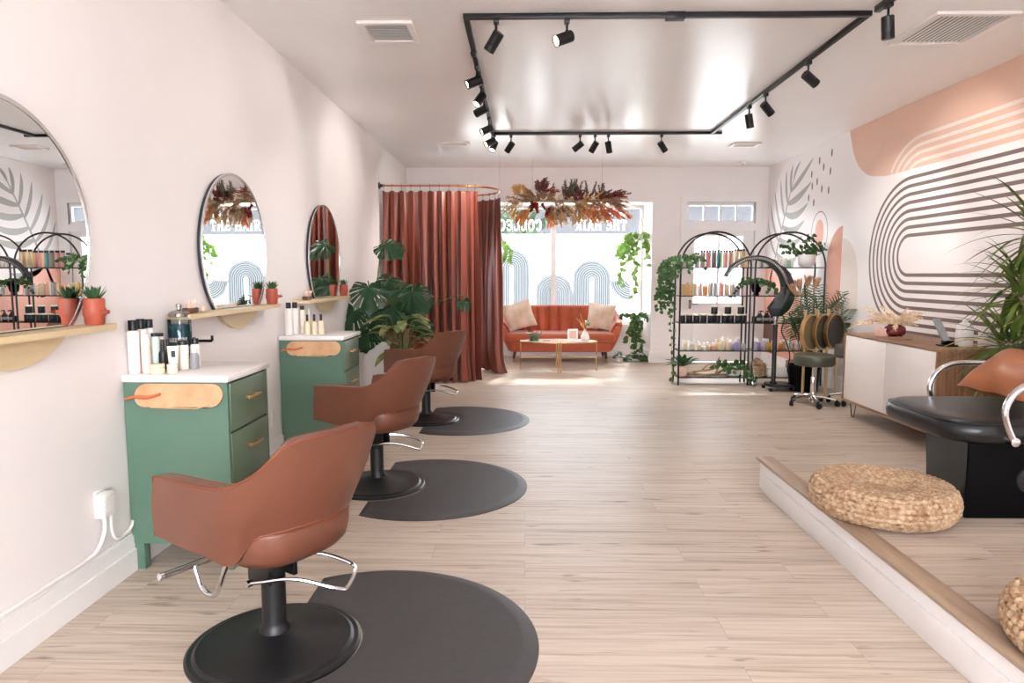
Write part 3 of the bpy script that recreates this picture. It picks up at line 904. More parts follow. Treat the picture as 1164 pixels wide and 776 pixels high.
for k, l in ((1, 'dark grey round anti-fatigue mat under the middle salon chair'), (2, 'dark grey round anti-fatigue mat under the farthest salon chair')):
    o = mt.copy(); COL.objects.link(o); o.location = (*MATS[k], 0); o['label'] = l

# ------------------------------------------------------------------ green station cabinets
def cabinet():
    t = thing('station_cabinet', 'sage green station cabinet nearest the camera, behind the nearest salon chair', 'cabinet', (XL + .005, 3.10, 0), 0, 'green station cabinets')
    Wd, Dp = 0.485, 0.49
    b = B()
    b.box(0, Wd - .02, 0, .02, .13, .903); b.box(0, Wd - .02, Dp - .02, Dp, .13, .903); b.box(0, Wd - .02, .02, Dp - .02, .13, .15); b.box(0, .02, .02, Dp - .02, .15, .903)
    b.box(Wd - .02, Wd, 0, .022, .13, .903); b.box(Wd - .02, Wd, Dp - .022, Dp, .13, .903); b.box(Wd - .03, Wd - .02, .02, Dp - .02, .15, .903)
    b.obj('carcass', M['green'], t, flat=True)
    b = B(); b.box(0, Wd + .012, -.015, Dp + .015, .905, .937, bev=.004); b.obj('countertop', M['quartz'], t)
    for z0, z1, zh in ((.665, .893, .80), (.405, .655, .56), (.14, .395, .30)):
        b = B(); b.box(Wd - .018, Wd + .004, .026, Dp - .026, z0, z1, bev=.003); d = b.obj('drawer', M['drawer'], t)
        b = B(); y0, y1 = .17, .33
        b.box(Wd + .026, Wd + .034, y0, y1, zh - .006, zh + .006, bev=.002)
        b.box(Wd, Wd + .03, y0 + .03, y0 + .042, zh - .006, zh + .006); b.box(Wd, Wd + .03, y1 - .042, y1 - .03, zh - .006, zh + .006)
        b.obj('handle', M['gold'], d)
    for x in (.004, Wd - .056):
        for y in (.004, Dp - .056):
            b = B(); b.box(x, x + .052, y, y + .052, 0, .1305, bev=.003); b.obj('leg', M['green'], t)
    # leather tool holster on the side panel
    h = thing_part('tool_holster', t)
    cx, cz, hw, hr = .265, .845, .205, .052
    pts = []
    for i in range(25):
        a = -PI / 2 + PI * i / 24
        pts.append((cx + hw - hr + hr * math.cos(a), cz + hr * math.sin(a)))
    for i in range(25):
        a = PI / 2 + PI * i / 24
        pts.append((cx - hw + hr + hr * math.cos(a), cz + hr * math.sin(a)))
    b = B()
    def plane(off0, tilt): return [Vector((p[0], -off0 - tilt * max(0, (cz + hr - p[1])) , p[1])) for p in pts]
    f = plane(.006, .25); r = plane(.001, .22)
    b.rings([r, f]); b.obj('leather_flap', M['tan'], h)
    b = B(); b.box(cx - .125, cx + .14, -.030, -.006, cz - hr - .004, cz - hr + .008, bev=.002); b.obj('slot', M['dark'], h)  # solid dark strip, colours in the shade of the holster opening
    b = B(); b.tube([(cx - .125, -.033, cz - hr - .002), (cx + .09, -.036, cz - hr - .006), (cx + .15, -.03, cz - hr + .012)], .0035, 6)
    b.obj('edge_binding', M['tan'], h)
    b = B(); b.tube(cr([(cx - .245, -.02, cz - .018), (cx - .2, -.026, cz - .006), (cx - .14, -.026, cz - .008), (cx - .08, -.026, cz + .008)], 14), [.010 - .004 * abs(i / 14 - .5) for i in range(15)], 6)
    b.obj('strap', M['strap'], h)
    return t
cab = cabinet()
dup(cab, (XL + .005, 5.12, 0), 0, 'sage green station cabinet farther back, next to the potted monstera')

# ------------------------------------------------------------------ round mirrors with shelves
def mirror():
    t = thing('wall_mirror', 'large round wall mirror at the left picture edge, reflecting the shelving racks', 'mirror', (XL, 2.40, 1.18), 0, 'round station mirrors')
    R, zc = 0.487, 0.365
    zs = 0.012   # the shelf top
    a0 = math.asin((zs - zc) / R)
    def chord(r, zcut, n=72):
        a = math.asin(max(-1, (zcut - zc) / r))
        return [(r * math.cos(a + (PI - 2 * a) * i / n), zc + r * math.sin(a + (PI - 2 * a) * i / n)) for i in range(n + 1)]
    b = B(); b.poly_prism(chord(R, zs), 'x', .003, .022); b.obj('backing', M['rimdark'], t)
    b = B(); b.poly_prism(chord(R - .012, zs + .004), 'x', .0221, .026); b.obj('mirror_glass', M['mirror'], t, angle=20)
    b = B()
    o, i_ = chord(R + .002, zs), chord(R - .014, zs)
    rr = []
    for k in range(len(o)):
        rr.append([Vector((.021, *o[k])), Vector((.029, *o[k])), Vector((.029, *i_[k])), Vector((.021, *i_[k]))])
    b.rings(rr); b.obj('rim', M['rim'], t)
    # lower wooden segment below the shelf
    n = 40; zlow = -.014
    a = math.asin((zlow - zc) / R)
    pts = [(R * math.cos(a - (PI + 2 * a) * i / n), zc + R * math.sin(a - (PI + 2 * a) * i / n)) for i in range(n + 1)]
    b = B(); b.poly_prism(pts, 'x', .003, .03); b.obj('lower_panel', M['palewood'], t)
    b = B()
    y0, y1, d, r = -.86, .50, .125, .03
    prof = [(0, y0), (0, y1), (d - r, y1)] + [(d - r + r * math.sin(q), y1 - r + r * math.cos(q)) for q in [PI / 2 * k / 6 for k in range(1, 7)]] + [(d, y0 + r)] + [(d - r + r * math.cos(q), y0 + r - r * math.sin(q)) for q in [PI / 2 * k / 6 for k in range(1, 7)]]
    b.poly_prism([(p[0] + .001, p[1]) for p in prof], 'z', -.013, .0115); b.obj('shelf', M['palewood'], t)
    return t
mi = mirror()
dup(mi, (XL, 4.372, 1.18), 0, 'round wall mirror in the middle of the wall, reflecting the bright window and hanging plant')
dup(mi, (XL, 6.315, 1.18), 0, 'round wall mirror farthest back, reflecting the rust curtain')

def succulent():
    t = thing('potted_succulent', 'small succulent in a terracotta leather-wrapped pot by the nearest mirror', 'potted plant', (XL + .075, 2.81, 1.192), 0, 'succulents on the mirror shelves')
    b = B(); b.lathe([(.032, 0), (.037, .006), (.039, .05), (.041, .104), (.038, .110), (.035, .105), (.033, .095)], 24); b.obj('pot', M['terra'], t)
    b = B(); b.lathe([(.041, .036), (.0425, .04), (.0435, .066), (.0425, .07)], 24, cap=(False, False)); b.box(.035, .06, -.022, .012, .045, .062, bev=.004)
    b.face([(.05, -.02, .068), (.062, -.045, .055), (.05, -.02, .042)]); b.obj('leather_wrap', M['terra'], t)
    b = B(); b.lathe([(.037, .09), (.03, .093)], 18); b.obj('soil', M['soil'], t)
    b = B()
    for k in range(22):
        a = k * 2.4; el = .75 + .75 * (k / 22)
        L = .085 - .035 * abs(k / 22 - .4)
        d = Vector((math.cos(a) * math.cos(el), math.sin(a) * math.cos(el), math.sin(el)))
        b.leaf((math.cos(a) * .008, math.sin(a) * .008, .09), d, (0, 0, 1), L, .021, BLADE, .35, -.1, 5)
    b.obj('foliage', M['succ'], t)
    return t
su = succulent()
dup(su, (XL + .075, 4.815, 1.192), 1.0, 'small succulent in a terracotta leather-wrapped pot by the middle mirror')
dup(su, (XL + .075, 6.74, 1.192), 2.2, 'small succulent in a terracotta leather-wrapped pot by the farthest mirror')

def rock(nm, label, loc, sc=1):
    t = thing('crystal_cluster', label, 'crystal', loc, 0, 'crystals on the mirror shelves')
    b = B(); b.box(-.026, .026, -.05, .05, 0, .03, bev=.008); b.obj('stone_base', M['stonebase'], t)
    b = B()
    for k in range(11):
        a = RND.uniform(0, 6.28); r = RND.uniform(0, .025)
        p = Vector((r * .7 * math.cos(a), r * 1.5 * math.sin(a), .028)); d = Vector((math.cos(a) * .5, math.sin(a) * .6, 1)).normalized()
        L = RND.uniform(.025, .06)
        b.tube([p, p + d * L * .7, p + d * L], [.010, .010, .001], 6)
    b.obj('crystal_points', M['stonepink'], t, flat=True)
    return t
rock('c', 'pink crystal cluster on a brown stone at the left end of the middle mirror shelf', (XL + .06, 3.66, 1.192))
rock('c', 'small pink crystal cluster on the left end of the farthest mirror shelf', (XL + .06, 5.64, 1.192))
o = B().sphere((0, 0, .016), .016, (1, 1.3, 1)).obj('pebble', M['stonepink'], loc=(XL + .06, 3.80, 1.192)); tag(o, 'small round blush pebble right of the crystal on the middle mirror shelf', 'stone')

# ------------------------------------------------------------------ bottles and jars on the cabinets
def bottle(name, label, cat, loc, r, h, body, cap=None, cap_h=.04, cap_r=None, shoulder=.03, group=None, band=None, sx=1.0, pump=False, seg=18):
    t = thing(name, label, cat, loc, 0, group)
    hb = h - cap_h
    cr_ = cap_r or r * .55
    b = B(); b.lathe([(r * .92, 0), (r, .004), (r, hb - shoulder), (r * .93, hb - shoulder * .55), (cr_ * 1.05, hb - shoulder * .05), (cr_ * .9, hb)], seg)
    for v in b.bm.verts: v.co.y *= sx
    b.obj('bottle_body', body, t)
    if cap:
        b = B(); b.lathe([(cr_, hb), (cr_, h - .003), (cr_ * .93, h)], seg)
        if pump:
            b.tube([(0, 0, h), (0, 0, h + .025), (r * .9, 0, h + .03)], .005, 6)
        b.obj('cap', cap, t)
    if band:
        m_, z0, z1 = band
        b = B(); b.lathe([(r + .0008, z0), (r + .0008, z1)], seg, cap=(False, False))
        for v in b.bm.verts: v.co.y *= sx
        b.obj('paper_label', m_, t)
    return t
M['pinkp'] = mat('pale_pink_plastic', (238, 208, 200), .4, var=.02)
M['mintp'] = mat('pale_mint_plastic', (206, 226, 216), .4, var=.02)
M['lilac'] = mat('lilac_plastic', (196, 188, 214), .4, var=.03)
M['amber'] = mat('amber_plastic', (222, 178, 96), .35, var=.05)
M['ivory'] = mat('ivory_plastic', (240, 230, 216), .4, var=.02)
M['greyp'] = mat('grey_plastic', (150, 150, 152), .4, var=.04)
zt = .9375
G1 = 'hair products on the nearest green cabinet'
bottle('shampoo_bottle', 'tall white bottle with black cap, front left of the nearest cabinet top', 'bottle', (-1.838, 3.155, zt), .027, .250, M['white'], M['capblack'], .048, .020, .012, G1)
bottle('shampoo_bottle', 'tall white bottle with black cap, directly behind the front left bottle on the nearest cabinet', 'bottle', (-1.838, 3.222, zt), .027, .252, M['white'], M['capblack'], .048, .020, .012, G1)
bottle('shampoo_bottle', 'white bottle with black cap, third tall one back on the nearest cabinet', 'bottle', (-1.838, 3.29, zt), .025, .246, M['white'], M['capblack'], .042, .019, .012, G1)
bottle('spray_can', 'slim white can with small black front mark beside the tall bottles', 'bottle', (-1.787, 3.165, zt), .0205, .182, M['ivory'], M['white'], .02, .016, .012, G1, (M['pinkp'], .02, .13))
bottle('spray_can', 'slim pale mint can behind the black dropper bottle on the nearest cabinet', 'bottle', (-1.77, 3.215, zt), .0205, .185, M['mintp'], M['capblack'], .016, .016, .012, G1)
bottle('spray_can', 'slim pale pink can with black top right of the mint can', 'bottle', (-1.775, 3.275, zt), .0185, .180, M['pinkp'], M['capblack'], .016, .015, .012, G1)
bottle('dropper_bottle', 'black dropper bottle among the products on the nearest cabinet', 'bottle', (-1.728, 3.205, zt), .019, .155, M['capblack'], M['capblack'], .05, .009, .02, G1)
bottle('dropper_bottle', 'second black dropper bottle, behind the first one on the nearest cabinet', 'bottle', (-1.735, 3.265, zt), .018, .15, M['capblack'], M['capblack'], .05, .009, .02, G1)
bottle('cream_jar', 'wide low cream jar in front on the nearest cabinet', 'jar', (-1.725, 3.145, zt), .032, .046, M['cream'], M['cream'], .014, .032, .003, G1)
bottle('cream_jar', 'small cream jar right of the wide low jar on the nearest cabinet', 'jar', (-1.665, 3.165, zt), .024, .043, M['cream'], M['ivory'], .012, .024, .003, G1)
# squeezed cream tube on its cap
t = thing('cream_tube', 'cream squeeze tube standing on its black cap on the nearest cabinet', 'tube', (-1.69, 3.225, zt), .5, G1)
b = B(); b.lathe([(.018, 0), (.018, .02), (.015, .022)], 16); b.obj('cap', M['cream'], t)
b = B(); b.rings([[Vector((rx * math.cos(a), ry * math.sin(a), z)) for a in [2 * PI * k / 20 for k in range(20)]] for z, rx, ry in ((.022, .02, .02), (.06, .023, .017), (.10, .025, .009), (.122, .026, .002))]); b.obj('tube_body', M['ivory'], t)
b = B(); b.box(-.009, .009, -.019, -.0165, .07, .10); b.obj('paper_label', M['capblack'], t)
bottle('shampoo_bottle', 'short white bottle with wide black cap, in front of the blue jar', 'bottle', (-1.68, 3.30, zt), .027, .142, M['ivory'], M['capblack'], .022, .024, .008, G1)
bottle('shampoo_bottle', 'short white bottle with square black cap, nearest the blue jar', 'bottle', (-1.655, 3.375, zt), .025, .145, M['white'], M['capblack'], .028, .017, .015, G1)
bottle('serum_bottle', 'small clear bottle with grey front, rightmost of the products before the blue jar', 'bottle', (-1.632, 3.315, zt), .021, .10, M['greyp'], M['white'], .02, .012, .02, G1)
# disinfecting jar with teal liquid
t = thing('disinfectant_jar', 'tall glass jar of teal liquid with steel lid on the nearest cabinet', 'jar', (-1.808, 3.53, zt))
b = B(); b.lathe([(.056, 0), (.060, .006), (.060, .022)], 28); b.obj('glass_foot', M['clearplastic'], t)
b = B(); b.lathe([(.053, .022), (.055, .026), (.055, .205), (.054, .207)], 28); b.obj('liquid', M['blueliq'], t)
b = B(); b.lathe([(.057, .021), (.057, .235), (.05, .25), (.046, .253)], 28, cap=(False, False)); b.obj('glass_wall', M['clearplastic'], t)
b = B(); b.lathe([(.052, .245), (.053, .262), (.04, .272), (.014, .279), (.010, .283), (.010, .293), (.014, .296), (.014, .308), (.006, .312)], 24); b.obj('lid', M['steel'], t)
b = B(); b.tube([(.0, 0, .275), (.0, 0, .03)], .004, 6); b.lathe([(.045, .028), (.045, .032)], 20); b.obj('comb_basket', M['steel'], t)
b = B()
def jarpl(u, v):
    a = -1.05 + (u - .045) / .0575
    return (.0575 * math.cos(a - .32), .0575 * math.sin(a - .32), .115 + v)
lettering(b, 'BARBICIDE', jarpl, .0105, .022, .0012)
b.obj('lettering', M['white'], t, flat=True)
# black bracket on the wall behind
b = B(); b.box(0, .012, -.02, .02, -.02, .02, bev=.003); b.tube([(.01, 0, 0), (.11, 0, 0), (.115, 0, .004), (.115, 0, .03)], .008, 8); b.obj('wall_hook', M['black'], loc=(XL, 3.78, 1.03))
tag(bpy.data.objects['wall_hook'], 'small black wall hook beside the teal disinfectant jar', 'hook')
G2 = 'hair products on the farther green cabinet'
bottle('shampoo_bottle', 'tall white bottle with black cap, leftmost on the farther cabinet', 'bottle', (-1.815, 5.20, zt), .027, .25, M['white'], M['capblack'], .045, .019, .012, G2)
bottle('shampoo_bottle', 'tall white bottle with black cap, second from left on the farther cabinet', 'bottle', (-1.80, 5.30, zt), .027, .248, M['white'], M['capblack'], .045, .019, .012, G2)
bottle('shampoo_bottle', 'tall ivory bottle with black cap, third from left on the farther cabinet', 'bottle', (-1.775, 5.40, zt), .025, .215, M['ivory'], M['capblack'], .03, .017, .012, G2)
bottle('spray_can', 'slim cream can with thin nozzle between the tall bottles and the small trio', 'bottle', (-1.71, 5.36, zt), .018, .19, M['cream'], M['white'], .07, .005, .02, G2)
for k, w_ in enumerate(('left', 'middle', 'right')):
    bottle('serum_bottle', f'cream serum bottle with black pump, {w_} of the trio on the farther cabinet', 'bottle', (-1.685 + .044 * k, 5.24 + .03 * k, zt), .0215, .155, M['cream'], M['capblack'], .05, .009, .012, G2)

# ------------------------------------------------------------------ outlet, adapter, cords
def rel(b, t):
    for v in b.bm.verts: v.co -= t.location
t = thing('power_outlet', 'white wall outlet with plugged adapter left of the nearest cabinet', 'outlet', (XL, 2.885, .40))
b = B(); b.box(0, .007, -.04, .04, -.06, .06, bev=.003); b.obj('cover_plate', M['white'], t)
b = B(); b.box(.007, .05, -.05, .032, -.055, .05, bev=.006)
for k in range(4): b.box(.05, .053, -.045, .025, -.04 + k * .022, -.03 + k * .022)
b.obj('adapter', M['white'], t)
b = B(); b.tube(cr([(XL + .03, 2.865, .35), (XL + .03, 2.86, .28), (XL + .022, 2.82, .215), (XL + .014, 2.74, .193), (XL + .012, 2.5, .1935), (XL + .012, 2.1, .1935), (XL + .012, 1.2, .1935)], 50), .0085, 8); rel(b, t); b.obj('power_cord', M['white'], t)
b = B(); b.tube(cr([(XL + .03, 2.91, .35), (XL + .03, 2.912, .27), (XL + .025, 2.95, .215), (XL + .022, 3.02, .205), (XL + .02, 3.075, .22), (XL + .016, 3.094, .245)], 30), .0075, 8); rel(b, t); b.obj('power_cord', M['white'], t)
t = thing('power_outlet', 'plain white wall outlet between the two green cabinets', 'outlet', (XL, 4.94, .34))
b = B(); b.box(0, .007, -.04, .04, -.062, .062, bev=.003); b.obj('cover_plate', M['white'], t)
b = B(); b.box(.007, .010, -.018, .018, .008, .042, bev=.002); b.box(.007, .010, -.018, .018, -.042, -.008, bev=.002); b.obj('socket', M['vent'], t)

# ------------------------------------------------------------------ curtain corner
RX, RY0, RY1, RZ = -0.95, 8.83, 10.03, 2.53
RCY, RR = (RY0 + RY1) / 2, (RY1 - RY0) / 2
def rod_point(s):
    """s in metres from the wall along the front run, round the bend, back to the wall"""
    l1 = RX - XL
    if s < l1: return Vector((XL + s, RY0, 0)), Vector((0, -1, 0))
    s2 = s - l1
    la = PI * RR
    if s2 < la:
        a = -PI / 2 + s2 / RR
        return Vector((RX + RR * math.cos(a), RCY + RR * math.sin(a), 0)), Vector((math.cos(a), math.sin(a), 0))
    s3 = s2 - la
    return Vector((RX - s3, RY1, 0)), Vector((0, 1, 0))
L1 = RX - XL; LT = 2 * L1 + PI * RR
t = thing('curtain_rod', 'curved copper curtain rod fixed to the left wall above the rust curtains', 'curtain rod', (0, 0, 0))
b = B(); b.tube([rod_point(.02 + (LT - .04) * i / 90)[0] + Vector((0, 0, RZ)) for i in range(91)], .0125, 10); b.obj('tube', M['copper'], t)
b = B(); b.tube([(RX + RR, RCY, RZ + .012), (RX + RR, RCY, ZC - .0005)], .0015, 5); b.obj('support_wire', M['steel'], t)
for y in (RY0, RY1):
    b = B(); b.lathe([(.045, .001), (.045, .01), (.022, .016), (.018, .05)], 20, (XL, y, RZ), 'x'); b.obj('wall_flange', M['black'], t)
def curtain(name, label, s0, s1, nf, seed, base_z=.004, puddle=0.05):
    rr = random.Random(seed)
    t = thing(name, label, 'curtain', (0, 0, 0), 0, 'rust curtains on the curved rod')
    nu, nv = nf * 14, 26
    ph = [rr.uniform(-.5, .5) for _ in range(nf + 2)]
    am = [rr.uniform(.45, 1.25) for _ in range(nf + 2)]
    lean = [rr.uniform(-.05, .05) for _ in range(nf + 2)]
    b = B()
    g = []
    ztop = RZ - .062
    for j in range(nv + 1):
        v = j / nv
        row = []
        for i in range(nu + 1):
            u = i / nu
            fi = u * nf; k = int(min(fi, nf - 1e-6)); f = fi - k
            a_ = am[k] * (1 - f) + am[k + 1] * f
            ln = lean[k] * (1 - f) + lean[k + 1] * f
            s = s0 + (s1 - s0) * u + ln * v * 1.1 + .012 * math.sin(2 * PI * fi * 2 + v * 2)
            p, nrm = rod_point(max(.02, s))
            w = math.sin(2 * PI * (fi + ph[k] * (1 - f) * .3 + ph[k + 1] * f * .3))
            w2 = math.sin(2 * PI * fi * 2.0 + k * 1.3 + 1.7)
            amp = (.018 + .046 * min(1, v * 2.2) + .012 * v) * a_
            flare = puddle * max(0, (v - .86) / .14) ** 2 * (1 + .6 * math.sin(fi * 3.1))
            off = w * amp + w2 * amp * .33 + flare
            z = ztop + (base_z - ztop) * v
            sag = -.020 * abs(math.sin(PI * fi)) * (1 - v) ** 6
            if v > .97: z += .012 * (1 + math.sin(fi * 7))
            row.append(b.bm.verts.new(p + nrm * off + Vector((0, 0, z + sag))))
        g.append(row)
    for j in range(nv):
        for i in range(nu):
            b.bm.faces.new((g[j][i], g[j][i + 1], g[j + 1][i + 1], g[j + 1][i]))
    b.obj('cloth', M['curtain'], t, angle=80)
    nr = nf + 1
    for i in range(nr):
        s = s0 + (s1 - s0) * (i / (nr - 1))
        s = min(max(s, s0 + .02), s1 - .02)
        p, nrm = rod_point(s)
        tn = Vector((-nrm.y, nrm.x, 0))
        b = B(); b.tube([p + nrm * .019 * math.cos(a) + Vector((0, 0, RZ + .019 * math.sin(a))) for a in [2 * PI * k / 14 for k in range(14)]], .0022, 5, loop=True)
        b.tube([p + Vector((0, 0, RZ - .019)), p + Vector((0, 0, RZ - .072))], .002, 5)
        b.obj('ring', M['black'], t)
curtain('curtain', 'rust velvet curtain in front, hanging from the left wall to the bend of the rod', .045, L1 + .34, 10, 3)
curtain('curtain', 'rust velvet curtain farther back, round the bend of the rod beside the window', L1 + .98, L1 + PI * RR + .45, 10, 5)

# ------------------------------------------------------------------ plants
def rv(a, b_): return RND.uniform(a, b_)
def monstera_leaf(b, p, d, nrm, S, bend=.5):
    """split leaf: heart outline in polar form round the stalk joint, with slits cut from the rim"""
    p = Vector(p); d = Vector(d).normalized(); sd = d.cross(Vector(nrm)).normalized(); up = sd.cross(d).normalized()
    slits = [.42, .72, 1.0, 1.28, 1.58, 1.95]
    ang = [0.0]
    for q in slits: ang += [q - .06, q - .032, q, q + .032, q + .06]
    ang += [.2, .57, .86, 1.14, 1.43, 1.76, 2.2, 2.4, 2.6]
    ang = sorted(set(ang))
    def rad(t):
        r = .66 * math.cos(t * .42) ** 1.2 + .02 * math.sin(t * 3)
        if t < .35: r += .12 * (1 - t / .35) ** 1.4
        if t > 2.0: r *= 1 - .55 * ((t - 2.0) / .6) ** 2
        return max(r, .12)
    for s_ in (1, -1):
        cols = []
        for t in ang:
            R_ = rad(t) * S
            dirv = d * math.cos(t) + sd * s_ * math.sin(t)
            col = []
            k = min((abs(t - q) for q in slits), default=9)
            for fr in (0.0, .3, .5, .8, 1.0):
                f = fr
                rr = R_ * f
                q = p + dirv * rr
                ax = max(0, (dirv.dot(d)) * rr)
                q = q - up * (bend * ax * ax / S * .7 + .35 * (rr * abs(math.sin(t))) ** 2 / S) + up * .04 * S * math.sin(abs(t) * 10) * f
                col.append(b.bm.verts.new(q))
            cols.append((t, k, col))
        for i in range(len(cols) - 1):
            t0, k0, c0 = cols[i]; t1, k1, c1 = cols[i + 1]
            inslit = k0 < .036 and k1 < .036
            for j in range(4):
                if inslit and j >= 2: continue
                vs = (c0[j], c1[j], c1[j + 1], c0[j + 1])
                b.bm.faces.new(vs)
def monstera_notch(t):
    if t < .22 or t > .93: return 1.0
    x = (t - .22) / .71 * 6.0
    f = x - int(x)
    return .34 if f > .68 else 1.0
MONS = lambda t: (.55 + 2.2 * t) if t < .2 else max(.03, .99 * math.cos((t - .2) / .8 * PI / 2) ** .62)
t = thing('monstera', 'big monstera with split leaves in a tall white planter beside the farther cabinet', 'potted plant', (-1.62, 7.28, 0))
b = B(); b.lathe([(.13, 0), (.145, .01), (.165, .66), (.168, .69), (.158, .69), (.152, .62)], 32); b.obj('planter', M['ceramic'], t)
b = B(); b.lathe([(.15, .63), (.02, .645)], 24); b.obj('soil', M['soil'], t)
fol, stm = B(), B()
for (x, y, z, dx, dy, dz, S) in ((-.03, -.10, 1.27, .12, -.5, -.75, .40), (-.17, -.18, 1.02, -.3, -.55, -.7, .42), (.28, .05, 1.24, .6, -.5, -.6, .40), (.42, -.02, 1.22, .75, -.45, -.75, .38),
                                 (.20, -.05, 1.05, .35, -.7, -.65, .36), (.10, .16, 1.72, .65, -.4, -.35, .34), (.95, .02, 1.12, .55, -.3, -.8, .17), (-.02, -.16, .80, -.2, -.7, -.6, .30), (-.10, -.1, .72, .3, -.8, -.5, .26),
                                 (.05, -.02, 1.0, .05, -.8, -.5, .36), (.36, .06, .98, .8, -.3, -.5, .30), (.5, .0, .86, .8, -.5, -.5, .24), (.16, .12, 1.35, -.2, -.4, -.5, .30)):
    p = Vector((x, y, z)); d = Vector((dx, dy, dz)).normalized()
    stm.tube(cr([(rv(-.04, .04), rv(-.04, .04), .62), (x * .45, y * .4, .62 + (z - .62) * .75), tuple(p - d * .04 + Vector((0, 0, .03))), tuple(p)], 12), [.009] * 6 + [.006] * 7, 6)
    nrm = Vector((rv(-.2, .2), -.75, .75))
    monstera_leaf(fol, p, d, nrm, S * .98)
bmesh.ops.remove_doubles(fol.bm, verts=fol.bm.verts, dist=.0004)
for bb in (fol, stm):
    for v in bb.bm.verts: v.co.x = max(v.co.x, -.243)
fol.obj('foliage', M['monst'], t, angle=60); stm.obj('stems', M['stem'], t)
t = thing('variegated_plant', 'bushy plant with pale green variegated leaves in front of the monstera', 'potted plant', (-1.30, 7.08, 0))
b = B(); b.lathe([(.11, 0), (.12, .01), (.15, .40), (.152, .42), (.142, .42), (.138, .37)], 28); b.obj('planter', M['ceramic'], t)
b = B(); b.lathe([(.137, .38), (.02, .39)], 20); b.obj('soil', M['soil'], t)
fol, stm = B(), B()
for k in range(30):
    a = k * 2.399; r = rv(.06, .22); h = rv(.66, 1.02) - r * .35
    p = Vector((r * math.cos(a), r * math.sin(a) * .8, h)); d = Vector((math.cos(a), math.sin(a), rv(-.1, .7))).normalized()
    stm.tube(cr([(.03 * math.cos(a), .03 * math.sin(a), .38), tuple(p * .6 + Vector((0, 0, .2))), tuple(p)], 8), .0045, 5)
    fol.leaf(p, d, (0, -.2, 1), rv(.22, .32), rv(.075, .10), LANCE, .25, .9, 8)
fol.obj('foliage', M['lily'], t, angle=60); stm.obj('stems', M['stem'], t)

def vines(fol, stm, starts, leaf=(.045, .06), n=(10, 18), step=.05, spread=.25, up=.0, xr=1.0, gap=1):
    """trailing vines: each start is a point with an outward direction"""
    for p0, d0, k_ in starts:
        p = Vector(p0); d = Vector(d0).normalized(); pts = [p.copy()]
        for i in range(k_):
            d = (d + Vector((rv(-spread, spread), rv(-spread, spread), -.32 + up))).normalized()
            p = p + d * step
            pts.append(p.copy())
            if i % gap == 0:
                s_ = rv(*leaf)
                ld = Vector((rv(-1, 1), rv(-1, .5), rv(-.9, .15))).normalized()
                fol.leaf(p, ld, Vector((rv(-.4, .4), -1, .5)), s_ * 1.25, s_ * 1.1, HEART, .12, .3, 4)
        stm.tube(pts, .0022, 4)

# plants by the window
t = thing('hanging_pothos', 'pale green trailing plant hanging at the right edge of the shop window', 'hanging plant', (1.86, 11.22, 2.0))
b = B(); b.lathe([(.05, -.06), (.075, -.04), (.09, .03), (.084, .03), (.07, -.03)], 22); b.obj('pot', M['ceramic'], t)
b = B()
for a in (0, 2.1, 4.2): b.tube([(.088 * math.cos(a), .088 * math.sin(a), .03), (0, 0, .33), (0, 0, .52)], .0016, 4)
b.obj('hanger_cord', M['palewood'], t)
fol, stm = B(), B()
st = []
for k in range(15):
    a = k * 2.4; st.append(((.06 * math.cos(a), .06 * math.sin(a), .05), (math.cos(a), math.sin(a) - .2, .5), RND.randint(7, 13)))
st += [((-.12, -.08, .0), (-.4, -.3, -1), 17), ((-.05, -.1, .0), (-.3, -.2, -1), 20), ((-.1, -.05, 0), (-.9, -.2, .0), 9)]
vines(fol, stm, st, (.055, .085), step=.048, spread=.22)
fol.obj('foliage', M['pothos'], t, angle=60); stm.obj('stems', M['stem'], t)
t = thing('hanging_pothos', 'small trailing plant hanging at the left window edge behind the curtain', 'hanging plant', (-.60, 11.3, 2.0))
b = B(); b.lathe([(.05, -.06), (.075, -.04), (.09, .03), (.084, .03), (.07, -.03)], 22); b.obj('pot', M['ceramic'], t)
b = B()
for a in (0, 2.1, 4.2): b.tube([(.088 * math.cos(a), .088 * math.sin(a), .03), (0, 0, .33), (0, 0, .52)], .0016, 4)
b.obj('hanger_cord', M['palewood'], t)
fol, stm = B(), B()
vines(fol, stm, [((.06 * math.cos(k * 2.4), .06 * math.sin(k * 2.4), .05), (math.cos(k * 2.4) + .3, math.sin(k * 2.4), .5), RND.randint(6, 15)) for k in range(12)], (.05, .08), step=.048)
fol.obj('foliage', M['pothos'], t, angle=60); stm.obj('stems', M['stem'], t)
t = thing('ivy_plant', 'ivy on a tall white plant stand right of the sofa, trailing to the floor', 'potted plant', (1.80, 11.12, 0))
b = B(); b.lathe([(.085, 0), (.085, .02), (.035, .05), (.03, .56), (.075, .58), (.075, .6)], 22); b.obj('plant_stand', M['ceramic'], t)
b = B(); b.lathe([(.055, .60), (.07, .61), (.085, .73), (.078, .73), (.07, .66)], 22); b.obj('pot', M['ceramic'], t)
fol, stm = B(), B()
st = [((.06 * math.cos(k * 2.4), .06 * math.sin(k * 2.4), .74), (math.cos(k * 2.4), math.sin(k * 2.4) - .3, .75), RND.randint(4, 8)) for k in range(10)]
st += [((-.07 + .025 * k, -.085, .70), (-.22 + .05 * k, -.3, -.7), RND.randint(8, 13)) for k in range(6)]
vines(fol, stm, st, (.05, .075), step=.047, spread=.16)
for k in range(120):
    a = rv(0, 6.28); r = rv(.02, 1) ** .6
    p = Vector((.02 + .26 * r * math.cos(a), -.08 + .15 * r * math.sin(a), rv(.012, .16 * (1.1 - r) + .02)))
    fol.leaf(p, (rv(-1, 1), rv(-1, .4), rv(0, .4)), (rv(-.3, .3), -.6, 1), rv(.05, .08), rv(.05, .07), HEART, .1, .2, 4)
